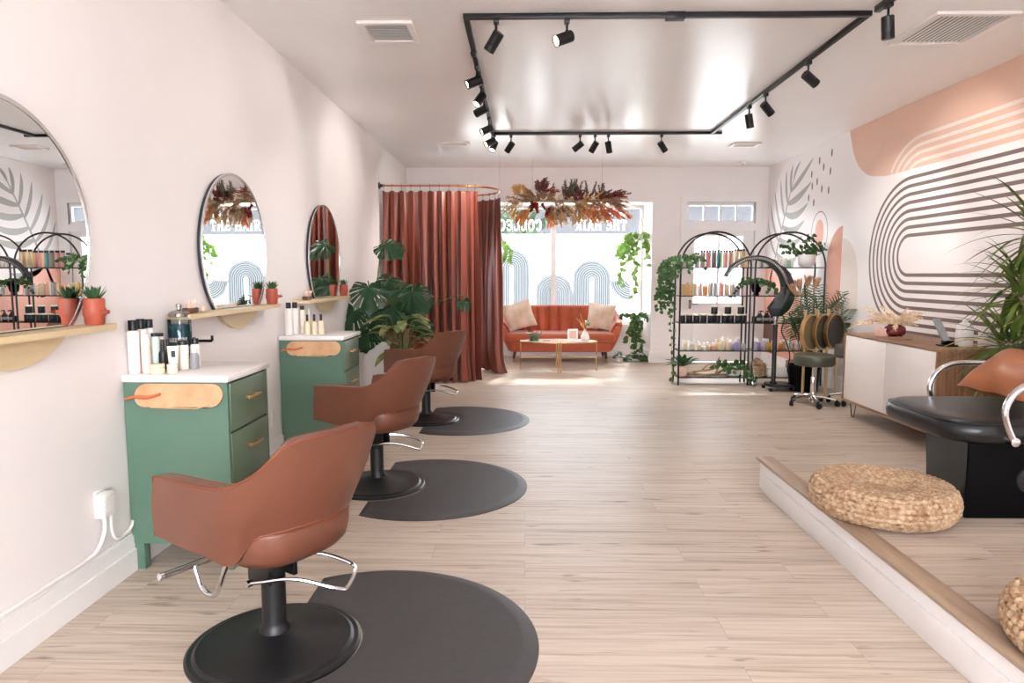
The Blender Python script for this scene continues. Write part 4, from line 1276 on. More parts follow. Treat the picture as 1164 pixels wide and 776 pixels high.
for v in fol.bm.verts:
    if v.co.z < .006: v.co.z = .006
    if v.co.x > .185: v.co.x = .185
for v in stm.bm.verts:
    if v.co.z < .004: v.co.z = .004
fol.obj('foliage', M['ivy'], t, angle=60); stm.obj('stems', M['stem'], t)
t = thing('floor_cushion_plant', 'low leafy plant in a pot on the floor between sofa and ivy', 'potted plant', (1.52, 10.98, 0))
t.name = 'low_potted_plant'
b = B(); b.lathe([(.05, 0), (.055, .005), (.062, .06), (.056, .06), (.05, .05)], 18); b.obj('pot', M['ceramic'], t)
fol = B()
for k in range(60):
    a = rv(0, 6.28); r = rv(0, 1)
    fol.leaf((.07 * r * math.cos(a), .06 * r * math.sin(a), .06 + .09 * (1 - r * r)), (math.cos(a), math.sin(a), rv(-.4, .6)), (0, -.3, 1), rv(.04, .06), .04, HEART, .1, .4, 4)
fol.obj('foliage', M['ivy'], t, angle=60)

# ------------------------------------------------------------------ hanging dried flower installation
t = thing('dried_flower_cloud', 'hanging cloud of dried orange and burgundy flowers above the window', 'dried flowers', (0.6, 9.98, 2.36))
for nm, rgb, rgb2 in (('fl_orange', (224, 140, 82), (240, 184, 128)), ('fl_gold', (222, 174, 104), (240, 206, 146)), ('fl_red', (140, 36, 32), (178, 60, 44)), ('fl_wine', (122, 74, 72), (160, 104, 94)),
                      ('fl_cream', (238, 218, 186), (224, 198, 158)), ('fl_fern', (104, 102, 90), (136, 130, 112)), ('fl_brown', (172, 130, 100), (206, 170, 136)), ('fl_coral', (226, 124, 86), (240, 164, 126))):
    M[nm] = leaf_mat(nm, rgb, rgb2, .7, 22)
b = B(); b.tube(cr([(-.6, 0, .12), (-.4, .02, .10), (0, -.01, .08), (.4, .02, .09), (.6, 0, .10)], 30), [.012] * 31, 8)
b.tube(cr([(-.5, .05, .09), (0, .06, .11), (.5, .05, .11)], 20), .008, 6); b.obj('branch', M['bark'], t)
b = B()
for x in (-.5, .5): b.tube([(x, 0, .10), (x, 0, ZC - 2.36 - .0005)], .0014, 4)
b.obj('hanging_wire', M['steel'], t)
def plume(b, p0, d, L, droop, n, ll, lw, spread=.8, seg=10):
    p = Vector(p0); d = Vector(d).normalized(); pts = [p.copy()]
    for i in range(seg):
        d = (d + Vector((0, 0, -droop / seg))).normalized(); p = p + d * (L / seg); pts.append(p.copy())
    b.tube(pts, [.003 * (1 - i / (seg + 3)) for i in range(seg + 1)], 4)
    for k in range(n):
        f = .2 + .8 * k / n; i = min(int(f * seg), seg - 1)
        q = pts[i].lerp(pts[i + 1], f * seg - i); dd = (pts[i + 1] - pts[i]).normalized()
        v = (dd + Vector((rv(-1, 1), rv(-1, 1), rv(-1, 1))) * spread).normalized()
        b.leaf(q, v, (rv(-1, 1), rv(-1, 1), rv(-1, 1)), ll * .82 * rv(.7, 1.2) * (1.15 - f * .5), lw * .68, LANCE, .1, .3, 2)
parts = {k: B() for k in ('fl_orange', 'fl_gold', 'fl_red', 'fl_wine', 'fl_cream', 'fl_fern', 'fl_brown', 'fl_coral')}
def P(k, x, z, dx, dz, L, droop=.6, n=40, ll=.05, lw=.018, sp=.8, cnt=1, jx=.06, jz=.04):
    for _ in range(cnt):
        plume(parts[k], (x + rv(-jx, jx), rv(-.10, .10), z + rv(-jz, jz)), (dx + rv(-.3, .3), rv(-.6, .4), dz + rv(-.3, .3)), L * rv(.8, 1.15), droop, n, ll, lw, sp)
P('fl_gold', -.62, .16, -.3, .9, .14, .1, 30, .07, .04, 1, 16, .12)
P('fl_brown', -.55, .06, -.4, .3, .2, .4, 40, .06, .03, 1, 14, .16)
P('fl_cream', -.68, .0, -.9, .2, .26, 1.3, 40, .06, .016, .6, 14, .1)
P('fl_gold', -.62, -.05, -.4, -.5, .26, .8, 44, .06, .028, .9, 14, .12)
P('fl_orange', -.60, -.10, -.2, -1, .24, .3, 44, .055, .026, .9, 10, .10)
P('fl_red', -.44, .04, -.1, -.4, .16, .5, 60, .055, .035, 1, 10, .07)
P('fl_wine', -.38, .18, .0, 1, .2, .0, 36, .06, .04, 1, 10, .08)
P('fl_wine', -.36, .30, .5, .6, .14, .2, 24, .05, .03, 1, 4, .03)
P('fl_brown', -.36, .06, .2, .3, .22, .4, 44, .06, .03, .9, 16, .14)
P('fl_red', -.30, .19, .8, .5, .16, .2, 24, .045, .03, .9, 4, .04)
P('fl_brown', -.16, -.02, .1, -.3, .2, .4, 44, .06, .03, .9, 18, .16)
P('fl_orange', -.20, -.10, .0, -1, .28, .1, 48, .055, .026, .7, 10, .05)
P('fl_red', -.22, -.06, -.2, -1, .16, .2, 34, .055, .026, .8, 5)
P('fl_cream', -.05, -.08, .1, -1, .26, .2, 50, .06, .024, .9, 26, .24)
P('fl_cream', .0, .02, .1, .1, .2, .3, 40, .06, .024, 1, 14, .24)
P('fl_gold', .02, -.06, .2, -.8, .22, .3, 44, .06, .026, .9, 10, .24)
P('fl_fern', -.04, .10, -.1, 1, .24, .0, 40, .07, .02, .55, 8, .14)
P('fl_fern', .30, .10, .0, 1, .26, .0, 40, .07, .022, .5, 14, .28)
P('fl_wine', .14, .06, .1, .5, .2, .2, 44, .06, .042, 1, 16, .2)
P('fl_wine', .5, .10, .7, .4, .24, .3, 44, .06, .036, .9, 16, .18)
P('fl_gold', .28, .04, .3, .1, .2, .4, 40, .06, .036, 1, 12, .16)
P('fl_brown', .3, .0, .2, -.2, .22, .4, 44, .06, .03, 1, 16, .24)
P('fl_orange', .36, -.04, .5, -.6, .28, .5, 54, .065, .026, .8, 18, .18)
P('fl_coral', .50, -.06, .8, -.5, .32, .6, 60, .065, .024, .6, 18, .14)
P('fl_brown', .58, .05, .9, .05, .24, .5, 44, .06, .03, .9, 14, .12)
P('fl_red', .66, .1, 1, .15, .18, .3, 34, .05, .026, .8, 6)
P('fl_gold', .74, -.02, 1, .0, .32, 1.1, 28, .04, .02, .6, 4, .03)
P('fl_cream', .32, -.12, .3, -1, .2, .3, 44, .06, .022, .9, 14, .22)
P('fl_brown', .2, -.12, .1, -1, .34, .1, 12, .03, .012, .5, 3, .1)
for k, nm in (('fl_orange', 'orange_grass'), ('fl_gold', 'golden_blooms'), ('fl_red', 'red_amaranth'), ('fl_wine', 'burgundy_leaves'), ('fl_cream', 'cream_grass'), ('fl_fern', 'dried_fern'), ('fl_brown', 'brown_seed_heads'), ('fl_coral', 'coral_plumes')):
    for v in parts[k].bm.verts: v.co.z = v.co.z * .84 + .05
    tag(parts[k].obj(nm, M[k], t, angle=70), kind='stuff')

# ------------------------------------------------------------------ sofa
t = thing('sofa', 'rust velvet tub sofa with channelled back in the window alcove', 'sofa', (0.56, 11.13, 0))
top = [(-.94, -.36, .56), (-.985, -.30, .635), (-1.0, -.10, .69), (-.985, .10, .77), (-.93, .26, .85), (-.80, .335, .882), (-.4, .355, .89), (0, .36, .892)]
bot = [(-.80, -.34, .20), (-.82, -.29, .19), (-.83, -.10, .18), (-.82, .10, .18), (-.78, .24, .18), (-.68, .29, .18), (-.36, .30, .18), (0, .30, .18)]
top = top + [(-x, y, z) for x, y, z in reversed(top[:-1])]; bot = bot + [(-x, y, z) for x, y, z in reversed(bot[:-1])]
n = 240; T, Bo = cr(top, n), cr(bot, n)
rings = []; th = .125
for i in range(n + 1):
    d = T[min(i + 1, n)] - T[max(i - 1, 0)]; d.z = 0; d.normalize()
    inn = Vector((-d.y, d.x, 0))
    if inn.dot(Vector((0, -.05, 0)) - Vector((T[i].x, T[i].y, 0))) < 0: inn = -inn
    x = T[i].x
    onback = 1 if abs(x) < .80 and T[i].y > 0 else 0
    grv = .034 * (abs(math.cos(PI * x / .19)) ** 10) if onback else 0.0
    o = [Bo[i].lerp(T[i], v / 6) - inn * (.03 * math.sin(PI * v / 6)) for v in range(7)]
    ii = [Bo[i].lerp(T[i], v / 6) + inn * (th - grv + .01 * math.sin(PI * v / 6)) for v in range(7)]
    e = .03
    tp = [o[6] - Vector((0, 0, e)), o[6] + inn * .01 - Vector((0, 0, .01)), o[6] + inn * e + Vector((0, 0, .004)), ii[6] - inn * e + Vector((0, 0, .004)), ii[6] - inn * .01 - Vector((0, 0, .01)), ii[6] - Vector((0, 0, e))]
    rings.append(o[:6] + tp + list(reversed(ii[:6])))
b = B(); b.rings(rings); b.obj('backrest_and_arms', M['velvet'], t, angle=55)
b = B(); b.box(-.80, .80, -.345, .28, .175, .335, bev=.03, seg=3); b.obj('seat_base', M['velvet'], t, angle=60)
b = B(); b.box(-.865, .865, -.40, .24, .338, .478, bev=.055, seg=4); b.obj('seat_cushion', M['velvet'], t, angle=60)
for x in (-.72, .72):
    for y in (-.28, .20):
        lx = thing_part('leg', t)
        s_ = 1 if x > 0 else -1
        b = B(); b.cyl((x, y, .178), (x + s_ * .018, y, .06), .026, .018, 14); b.obj('leg_wood', M['legwood'], lx)
        b = B(); b.cyl((x + s_ * .018, y, .06), (x + s_ * .027, y, 0), .0182, .013, 14); b.obj('leg_cap', M['gold'], lx)
def pillow(b, w, h, d, n=14):
    g1, g2 = [], []
    for j in range(n + 1):
        r1, r2 = [], []
        for i in range(n + 1):
            u, v = i / n * 2 - 1, j / n * 2 - 1
            k = 1 - .07 * (1 - abs(u)) * abs(v) ** 3
            kx = 1 - .07 * (1 - abs(v)) * abs(u) ** 3
            t_ = d * ((1 - abs(u) ** 2.6) * (1 - abs(v) ** 2.6)) ** .6
            wob = .004 * math.sin(7 * u + 3 * v)
            r1.append(b.bm.verts.new((u * w * kx, t_ + wob, v * h * k)))
            r2.append(b.bm.verts.new((u * w * kx, -t_ + wob, v * h * k)) if abs(u) < 1 and abs(v) < 1 else r1[-1])
        g1.append(r1); g2.append(r2)
    for j in range(n):
        for i in range(n):
            b.bm.faces.new((g1[j][i], g1[j][i + 1], g1[j + 1][i + 1], g1[j + 1][i]))
            try: b.bm.faces.new((g2[j][i], g2[j + 1][i], g2[j + 1][i + 1], g2[j][i + 1]))
            except ValueError: pass
def furry(b, k, L):
    fs = [(f.calc_center_median(), f.normal.copy()) for f in b.bm.faces]
    b.bm.normal_update()
    fs = [(f.calc_center_median(), f.normal.copy()) for f in b.bm.faces]
    for c, nrm in fs:
        for _ in range(k):
            b.leaf(c + Vector((rv(-.012, .012), 0, rv(-.012, .012))), nrm + Vector((rv(-.9, .9), rv(-.3, .3), rv(-1.1, .5))), (rv(-1, 1), rv(-1, 1), rv(-1, 1)), L * rv(.6, 1.1), .006, BLADE, 0, .5, 2)
b = B(); pillow(b, .245, .235, .085); furry(b, 4, .03)
o = b.obj('throw_pillow', M['fur'], loc=(-.10, 11.14, .735)); o.rotation_euler = (math.radians(-22), math.radians(-14), math.radians(10)); tag(o, 'pale furry throw pillow leaning at the left end of the sofa', 'pillow', 'furry pillows on the sofa')
b = B(); pillow(b, .225, .225, .085); furry(b, 4, .03)
o = b.obj('throw_pillow', M['fur'], loc=(1.24, 11.15, .722)); o.rotation_euler = (math.radians(-22), math.radians(6), math.radians(-8)); tag(o, 'pale furry throw pillow leaning at the right end of the sofa', 'pillow', 'furry pillows on the sofa')

# ------------------------------------------------------------------ coffee table and things on it
t = thing('coffee_table', 'oval coffee table with pale top and thin brass frame before the sofa', 'table', (0.49, 9.94, 0))
hx, hy = .565, .275
for s_ in (-1, 1):
    pts = [(s_ * .006 + s_ * (hx - .006) * math.sin(PI * i / 24), -hy * math.cos(PI * i / 24)) for i in range(25)]
    b = B(); b.poly_prism(pts, 'z', .425, .442); b.obj('tabletop', M['marble'], t, angle=30)
    b = B(); b.tube([(p[0], p[1], .430) for p in pts], .009, 8, loop=True)
    b.obj('top_rail', M['gold'], t)
    for x, y in ((s_ * .555, 0), (s_ * .02, -hy + .005), (s_ * .02, hy - .005)):
        b = B(); b.tube([(x, y, 0), (x, y, .452)], .0085, 10); b.obj('leg', M['gold'], t)
    b = B(); b.tube([(s_ * .02, -hy, .195), (s_ * .02, hy, .195)], .0075, 8); b.tube([(s_ * .02, 0, .195), (s_ * .555, 0, .195)], .0075, 8); b.obj('stretcher', M['gold'], t)
ztab = .442
t = thing('footed_bowl', 'green footed bowl of red and pink petals on the coffee table', 'bowl', (.135, 9.93, ztab))
b = B(); b.lathe([(.068, 0), (.07, .006), (.055, .05), (.058, .062), (.105, .082), (.125, .108), (.119, .108), (.09, .088)], 28); b.obj('bowl_body', M['bowlgreen'], t)
b = B()
for k in range(70):
    a = rv(0, 6.28); r = .105 * rv(0, 1) ** .5
    b.leaf((r * math.cos(a), r * math.sin(a), .10 + rv(0, .03)), (rv(-1, 1), rv(-1, 1), rv(-.2, .6)), (0, 0, 1), .04, .035, HEART, .3, .3, 3)
b.obj('petals', M['petal'], t, angle=60)
o = B().box(-.05, .05, -.03, .03, 0, .008, bev=.002).obj('coaster', M['charcoal'], loc=(.31, 9.87, ztab)); tag(o, 'small dark coaster beside the green bowl on the coffee table', 'coaster')
t = thing('picture_stand', 'white framed card standing on the coffee table between bowl and vase', 'card', (.69, 9.87, ztab), .1)
b = B(); b.box(-.075, .075, -.03, .03, 0, .012, bev=.003); b.box(-.075, .075, -.006, .006, .01, .175, bev=.002); b.obj('stand_frame', M['ceramic'], t)
b = B(); b.box(-.05, .05, -.0075, -.006, .04, .15); b.obj('card_face', M['dpink'], t)
t = thing('bud_vase', 'white faceted bud vase with dried stems on the coffee table', 'vase', (.87, 9.89, ztab))
b = B(); b.lathe([(.04, 0), (.068, .035), (.062, .075), (.028, .125), (.016, .15), (.018, .165), (.012, .165)], 8); b.obj('vase_body', M['ceramic'], t, flat=True)
b = B(); b.tube([(0, 0, .15), (.03, 0, .24)], .003, 5)
for k in range(26):
    v = Vector((rv(-1, 1), rv(-1, 1), rv(-1, 1))).normalized(); b.leaf(Vector((.035, 0, .27)) + v * .025, v, (0, 0, 1), .04, .03, LANCE, .1, .3, 3)
b.obj('green_bloom', M['lily'], t)
b = B()
for dx, dz, L in ((-.6, 1, .22), (-.25, 1, .26), (-.45, 1, .18)): plume(b, (0, 0, .15), (dx, 0, dz), L, .2, 30, .035, .01, .4)
b.obj('dried_stems', M['fl_gold'], t)
o = B().lathe([(.05, 0), (.055, .01), (.05, .012)], 18).obj('candle_dish', M['ceramic'], loc=(.765, 9.99, ztab)); tag(o, 'small white dish behind the framed card on the coffee table', 'dish')
# dark pot behind the rear curtain
o = B().lathe([(.09, 0), (.11, .02), (.125, .2), (.12, .42), (.105, .46), (.11, .48), (.10, .48), (.09, .44)], 24).obj('floor_vase', M['black'], loc=(-.47, 10.62, 0)); tag(o, 'dark floor vase half hidden between rear curtain and sofa', 'vase')

# ------------------------------------------------------------------ arched display racks
SY0, SY1 = 8.62, 8.92          # front and back
LV = [.105, .445, .797, 1.137, 1.492]
S1 = (1.945, 2.818); S2 = (2.872, 3.735)
def rack(label, x0, x1):
    cx, r = (x0 + x1) / 2, (x1 - x0) / 2
    t = thing('display_rack', label, 'shelf rack', (cx, SY0, 0), 0, 'black arched display racks')
    D = SY1 - SY0
    for y in (0, D):
        b = B()
        pts = [(-r, y, 0), (-r, y, LV[4])] + [(-r * math.cos(PI * i / 40), y, LV[4] + r * math.sin(PI * i / 40)) for i in range(1, 40)] + [(r, y, LV[4]), (r, y, 0)]
        b.tube(pts, .0115, 8); b.obj('arch_frame', M['black'], t)
    for z in LV:
        b = B()
        b.box(-r, r, -.006, .006, z - .012, z - .002); b.box(-r, r, D - .006, D + .006, z - .012, z - .002)
        b.box(-r - .004, -r + .006, 0, D, z - .012, z - .002); b.box(r - .006, r + .004, 0, D, z - .012, z - .002)
        s_ = b.obj('shelf_frame', M['black'], t, flat=True)
        b = B(); b.box(-r + .012, r - .012, .007, D - .007, z - .006, z); b.obj('shelf_glass', M['shelfglass'], s_, flat=True)
    b = B(); b.tube([(-.05, 0, LV[4] + r), (-.05, D, LV[4] + r)], .007, 6); b.tube([(.05, 0, LV[4] + r), (.05, D, LV[4] + r)], .007, 6); b.obj('top_brace', M['black'], t)
    return t
rack('black metal arched display rack at left, in front of the door', *S1)
rack('black metal arched display rack at right, behind the hood dryer', *S2)
ORD = ['first', 'second', 'third', 'fourth', 'fifth', 'sixth', 'seventh', 'eighth', 'ninth', 'tenth', 'eleventh', 'twelfth', 'thirteenth', 'fourteenth', 'fifteenth', 'sixteenth', 'seventeenth', 'eighteenth', 'nineteenth', 'twentieth', 'twenty-first', 'twenty-second', 'twenty-third', 'twenty-fourth']
def pm(key, rgb):
    if key not in M: M[key] = mat(key, rgb, .4, var=.03)
    return M[key]
C_ = {'grey': (176, 168, 168), 'pink': (214, 160, 150), 'rose': (196, 128, 124), 'slate': (120, 110, 116), 'taupe': (170, 140, 124), 'teal': (62, 122, 128), 'mint': (156, 190, 164), 'peach': (232, 178, 150),
      'cream': (228, 206, 166), 'beige': (214, 190, 156), 'white': (240, 236, 232), 'sand': (218, 184, 140), 'orange': (232, 150, 92), 'lilac': (190, 172, 190), 'mauve': (196, 160, 172), 'brown': (150, 110, 90), 'violet': (150, 140, 190), 'gold': (220, 178, 90)}
def tube_proto(r, h, cap_h, nm, first, capm, seg=12):
    pass
# top shelf: tubes with black caps
cols = ['grey', 'white', 'grey', 'pink', 'rose', 'pink', 'slate', 'taupe', 'teal', 'mint', 'peach', 'pink', 'rose', 'sand', 'beige', 'cream', 'beige', 'sand', 'cream']
protos = {}
def row_item(kind, key, name, label, cat, group, loc, r, h, cap_h, capm, capr=None, shoulder=.01, seg=14, band=None):
    k = (kind, key)
    if k not in protos:
        protos[k] = bottle(name, label, cat, loc, r, h, pm('pm_' + key, C_[key]) if key in C_ else M[key], capm, cap_h, capr or r * .8, shoulder, group, band, 1.0, False, seg)
        return protos[k]
    return dup(protos[k], loc, None, label, group)
n = len(cols)
for i, c in enumerate(cols):
    x = 2.15 + i * .0352
    h = .185 if i < 2 else (.215 if i < 14 else .228)
    row_item('tube%d' % (h * 1000), c, 'color_tube', f'{c} tube with black cap, {ORD[i]} from left on the left rack top shelf', 'tube', 'black-capped tubes on the left rack top shelf', (x, 8.70 + .012 * (i % 2), LV[4]), .0175, h, .028, M['capblack'])
cols = ['sand', 'sand', 'gold', 'sand', 'cream', 'sand', 'white', 'peach', 'orange', 'orange', 'cream', 'grey', 'grey', 'white', 'peach', 'pink', 'beige', 'beige', 'cream', 'lilac', 'grey', 'mauve', 'mauve', 'white']
hs = [.165] * 6 + [.13, .16, .125, .125] + [.165] * 6 + [.15] * 4 + [.125] * 4
for i, c in enumerate(cols):
    x = 1.985 + i * .0342
    row_item('box%d' % (hs[i] * 1000), c, 'color_bottle', f'pastel {c} bottle, {ORD[i]} from left on the left rack second shelf', 'bottle', 'pastel bottles on the left rack second shelf', (x, 8.70 + .012 * (i % 2), LV[3]), .0170, hs[i], .02, pm('pm_white', C_['white']) if i % 3 == 0 else pm('pm_' + c, C_[c]), shoulder=.006)
# middle shelf: black jars, three more stacked on top
def jar(label, loc, group):
    k = 'jar'
    if k not in protos:
        t = thing('black_jar', label, 'jar', loc, 0, group)
        b = B(); b.lathe([(.039, 0), (.041, .003), (.041, .086), (.039, .089)], 20); b.obj('jar_body', M['charcoal'], t)
        b = B(); b.lathe([(.0415, .088), (.0415, .103), (.039, .106)], 20); b.obj('lid', M['ivory'], t)
        protos[k] = t
        return t
    return dup(protos[k], loc, None, label, group)
xs = [1.995, 2.095, 2.18, 2.275, 2.36, 2.45, 2.535, 2.62, 2.705, 2.775]
for i, x in enumerate(xs):
    jar(f'black pale-lidded jar, {ORD[i]} from left in the left rack jar row', (x, 8.71 + (.03 if i % 2 else 0), LV[2]), 'black jars on the left rack')
for k, x in enumerate((2.405, 2.577, 2.742)):
    i = (4, 6, 8)[k]
    jar(f'black pale-lidded jar stacked atop the jar row, {ORD[k]} from left', (x, 8.725, LV[2] + .1062), 'black jars on the left rack')
# low shelf: white and pastel bottles with white caps
low = [('white', .15, .028), ('cream', .12, .03), ('white', .155, .03), ('beige', .10, .034), ('white', .165, .026), ('beige', .095, .036), ('white', .09, .036), ('cream', .095, .036), ('pink', .09, .035), ('cream', .13, .033), ('cream', .15, .03), ('white', .165, .03), ('beige', .15, .032), ('lilac', .12, .034), ('violet', .14, .03), ('lilac', .165, .032), ('grey', .12, .03)]
x = 1.97
for i, (c, h, r) in enumerate(low):
    x += r
    row_item('low%d_%d' % (h * 1000, r * 1000), c, 'pump_bottle', f'{c} white-capped bottle, {ORD[i]} from left on the left rack low shelf', 'bottle', 'white-capped bottles on the left rack low shelf', (x, 8.71 + (.06 if i % 2 else 0), LV[1]), r, h, .035, M['white'], r * .5, .02)
    x += r * .52
# bottom shelf: planters and driftwood
t = thing('potted_plant', 'small leafy plant in a square blush pot at the left of the rack bottom shelf', 'potted plant', (2.02, 8.735, LV[0]))
b = B(); b.box(-.055, .055, -.055, .055, 0, .13, bev=.006); b.obj('pot', M['dpink'], t)
fol = B()
for k in range(26):
    a = k * 2.4; fol.leaf((.02 * math.cos(a), .02 * math.sin(a), .125), (math.cos(a), math.sin(a) * .6, rv(.5, 1.6)), (0, -.2, 1), rv(.12, .24), rv(.04, .06), LANCE, .2, .9, 6)
fol.obj('foliage', M['shelfplant'], t, angle=60)
b = B()
for pts, r in (([(-.27, 0, .03), (-.12, .02, .06), (.05, .0, .09), (.2, .03, .16)], .016), ([(-.27, 0, .03), (-.05, -.02, .02), (.15, -.02, .025), (.28, 0, .02)], .018), ([(.0, 0, .08), (.1, .04, .17), (.14, .03, .24)], .012), ([(.08, -.02, .03), (.12, -.02, .12), (.2, 0, .2)], .014), ([(.12, .03, .03), (.2, .02, .1), (.12, .0, .17)], .016), ([(-.1, .02, .06), (-.02, 0, .14), (.06, .02, .16)], .01)):
    b.tube(cr(pts, 14), [r * (1 - .4 * i / 14) for i in range(15)], 7)
o = b.obj('driftwood', M['log'], loc=(2.36, 8.73, LV[0] + .0)); tag(o, 'bare tangled driftwood branch on the left rack bottom shelf', 'driftwood')
t = thing('potted_plant', 'trailing plant in a round white pot at the right of the left rack bottom shelf', 'potted plant', (2.665, 8.73, LV[0]))
b = B(); b.lathe([(.05, 0), (.085, .02), (.098, .07), (.09, .125), (.082, .132), (.076, .12)], 26); b.obj('pot', M['ceramic'], t)
fol, stm = B(), B()
vines(fol, stm, [((.05 * math.cos(k * 2.4), .05 * math.sin(k * 2.4), .13), (math.cos(k * 2.4) + .5, math.sin(k * 2.4) * .5 - .4, .6), RND.randint(4, 7)) for k in range(14)] + [((.09, -.13, .05), (.5, -.2, -.6), 5)], (.04, .06), step=.045)
for bb in (fol, stm):
    for v in bb.bm.verts: v.co.z = max(v.co.z, -.09)
fol.obj('foliage', M['shelfplant'], t, angle=60); stm.obj('stems', M['stem'], t)
# big trailing plant hooked on the left rack
t = thing('trailing_plant', 'dense trailing plant hanging from the left end of the left rack to the floor', 'potted plant', (2.01, 8.76, LV[4]))
b = B(); b.lathe([(.045, 0), (.05, .004), (.06, .10), (.054, .10), (.05, .085)], 20); b.obj('pot', M['ceramic'], t)
fol, stm = B(), B()
st = [((.05 * math.cos(k * 2.4), .05 * math.sin(k * 2.4), .10), (math.cos(k * 2.4) * .7 - .25, math.sin(k * 2.4) - .3, .9), RND.randint(5, 9)) for k in range(22)]
vines(fol, stm, st, (.038, .058), step=.042, spread=.2)
st = [((-.08 - .012 * k, -.10 + .025 * k, .04), (-.25, -.05, -.2), RND.randint(9, 18)) for k in range(11)]
vines(fol, stm, st, (.038, .058), step=.042, spread=.13)
long = [((-.14 + .02 * k, -.05, -.3), (-.08 + .05 * k, -.1, -1), 26 + 2 * k) for k in range(2)]
vines(fol, stm, long, (.03, .05), step=.045, spread=.07, gap=2)
for bb in (fol, stm):
    for v in bb.bm.verts: v.co.z = max(v.co.z, -1.485)
fol.obj('foliage', M['shelfplant'], t, angle=60); stm.obj('stems', M['stem'], t)
# right rack contents
def rrow(x0, items, z, name, cat, lab, group, capm, y=8.70):
    x = x0
    for i, (c, h, r, caph) in enumerate(items):
        x += r
        row_item('%s%d_%d' % (name, h * 1000, r * 1000), c, name, lab(c, ORD[i]), cat, group, (x, y + (.05 if i % 2 else 0), z), r, h, caph, capm, r * .6, .012)
        x += r * .75
rrow(2.90, [('white', .14, .03, .02), ('grey', .12, .028, .02), ('white', .13, .03, .02), ('mint', .10, .026, .015), ('slate', .12, .024, .02), ('grey', .11, .028, .02), ('white', .11, .028, .02), ('white', .12, .028, .02), ('mint', .11, .026, .02), ('white', .11, .028, .02)], LV[4], 'glass_jar', 'jar', lambda c, o_: f'{c} glass jar, {o_} from left on the right rack top shelf', 'glass jars on the right rack top shelf', M['white'])
t = thing('potted_plant', 'leafy plant in a wide white bowl at the right of the right rack top shelf', 'potted plant', (3.545, 8.745, LV[4]))
b = B(); b.lathe([(.06, 0), (.098, .03), (.115, .09), (.115, .155), (.106, .155), (.10, .12)], 28); b.obj('pot', M['ceramic'], t)
fol, stm = B(), B()
vines(fol, stm, [((.07 * math.cos(k * 2.4), .06 * math.sin(k * 2.4), .15), (math.cos(k * 2.4), math.sin(k * 2.4) * .5, 1.2), RND.randint(3, 6)) for k in range(12)] + [((-.05, 0, .15), (-.8, 0, .6), 6), ((.03, 0, .15), (.2, 0, 1.5), 6)], (.04, .06), step=.045, up=.2)
fol.obj('foliage', M['shelfplant'], t, angle=60); stm.obj('stems', M['stem'], t)
t = thing('face_vase', 'glossy black footed vase with trailing plant, left on the right rack second shelf', 'potted plant', (2.93, 8.74, LV[3])); t.name = 'potted_plant'
b = B(); b.lathe([(.035, 0), (.04, .01), (.03, .03), (.052, .05), (.062, .10), (.062, .165), (.054, .165), (.05, .14)], 24); b.obj('vase', M['blackgloss'], t)
fol, stm = B(), B()
vines(fol, stm, [((.035 * math.cos(k * 2.4), .035 * math.sin(k * 2.4), .16), (math.cos(k * 2.4), math.sin(k * 2.4) * .6 - .2, .9), RND.randint(4, 9)) for k in range(15)], (.036, .055), step=.04, spread=.2)
fol.obj('foliage', M['shelfplant'], t, angle=60); stm.obj('stems', M['stem'], t)
rrow(3.02, [('white', .125, .022, .03), ('white', .14, .022, .03), ('white', .135, .022, .03), ('grey', .11, .022, .02)], LV[3], 'lotion_bottle', 'bottle', lambda c, o_: f'{c} lotion bottle with white cap, {o_} from left on the right rack second shelf', 'lotion bottles on the right rack second shelf', M['white'])
row_item('red', 'rose', 'lotion_bottle', 'dark pink bottle right of the hood dryer on the right rack second shelf', 'bottle', None, (3.33, 8.72, LV[3]), .038, .17, .05, pm('pm_peach', C_['peach']), .02, .03)
for i in range(4):
    row_item('wj', 'cream', 'cream_pot', f'short cream pot, {ORD[i]} from left beside the dark pink bottle on the right rack', 'jar', 'short cream pots on the right rack', (3.405 + .062 * i, 8.70 + .03 * (i % 2), LV[3]), .028, .075, .02, M['white'], .028, .004)
def pumpb(label, loc, bodym, group, key):
    k = ('pump', key)
    if k not in protos:
        t = thing('pump_bottle', label, 'bottle', loc, 0, group)
        b = B(); b.lathe([(.029, 0), (.031, .004), (.031, .078), (.02, .092), (.012, .097)], 18); b.obj('bottle_body', bodym, t)
        b = B(); b.lathe([(.0125, .096), (.0125, .112), (.005, .114), (.005, .135)], 12); b.tube([(.0, 0, .138), (.012, 0, .142), (.04, 0, .134)], .006, 8); b.obj('pump', M['capblack'], t)
        b = B(); b.lathe([(.0315, .025), (.0315, .06)], 18, cap=(False, False)); b.obj('paper_label', M['greyp'] if key == 'k' else M['ivory'], t)
        protos[k] = t; return t
    return dup(protos[k], loc, None, label, group)
t = bottle('black_tin', 'short black tin at the left end of the right rack middle shelf', 'jar', (2.905, 8.70, LV[2]), .03, .075, M['capblack'], M['capblack'], .02, .03, .004)
for i in range(5):
    pumpb(f'black pump bottle, {ORD[i]} from left on the right rack middle shelf', (2.955 + .045 * i, 8.69 + (.07 if i % 2 else 0), LV[2]), M['capblack'], 'black pump bottles on the right rack', 'k')
for i in range(5):
    pumpb(f'pale pump bottle with black top, {ORD[i]} from left beyond the dryer pole', (3.225 + .06 * i, 8.69 + (.06 if i % 2 else 0), LV[2]), M['ivory'], 'pale pump bottles on the right rack', 'w')
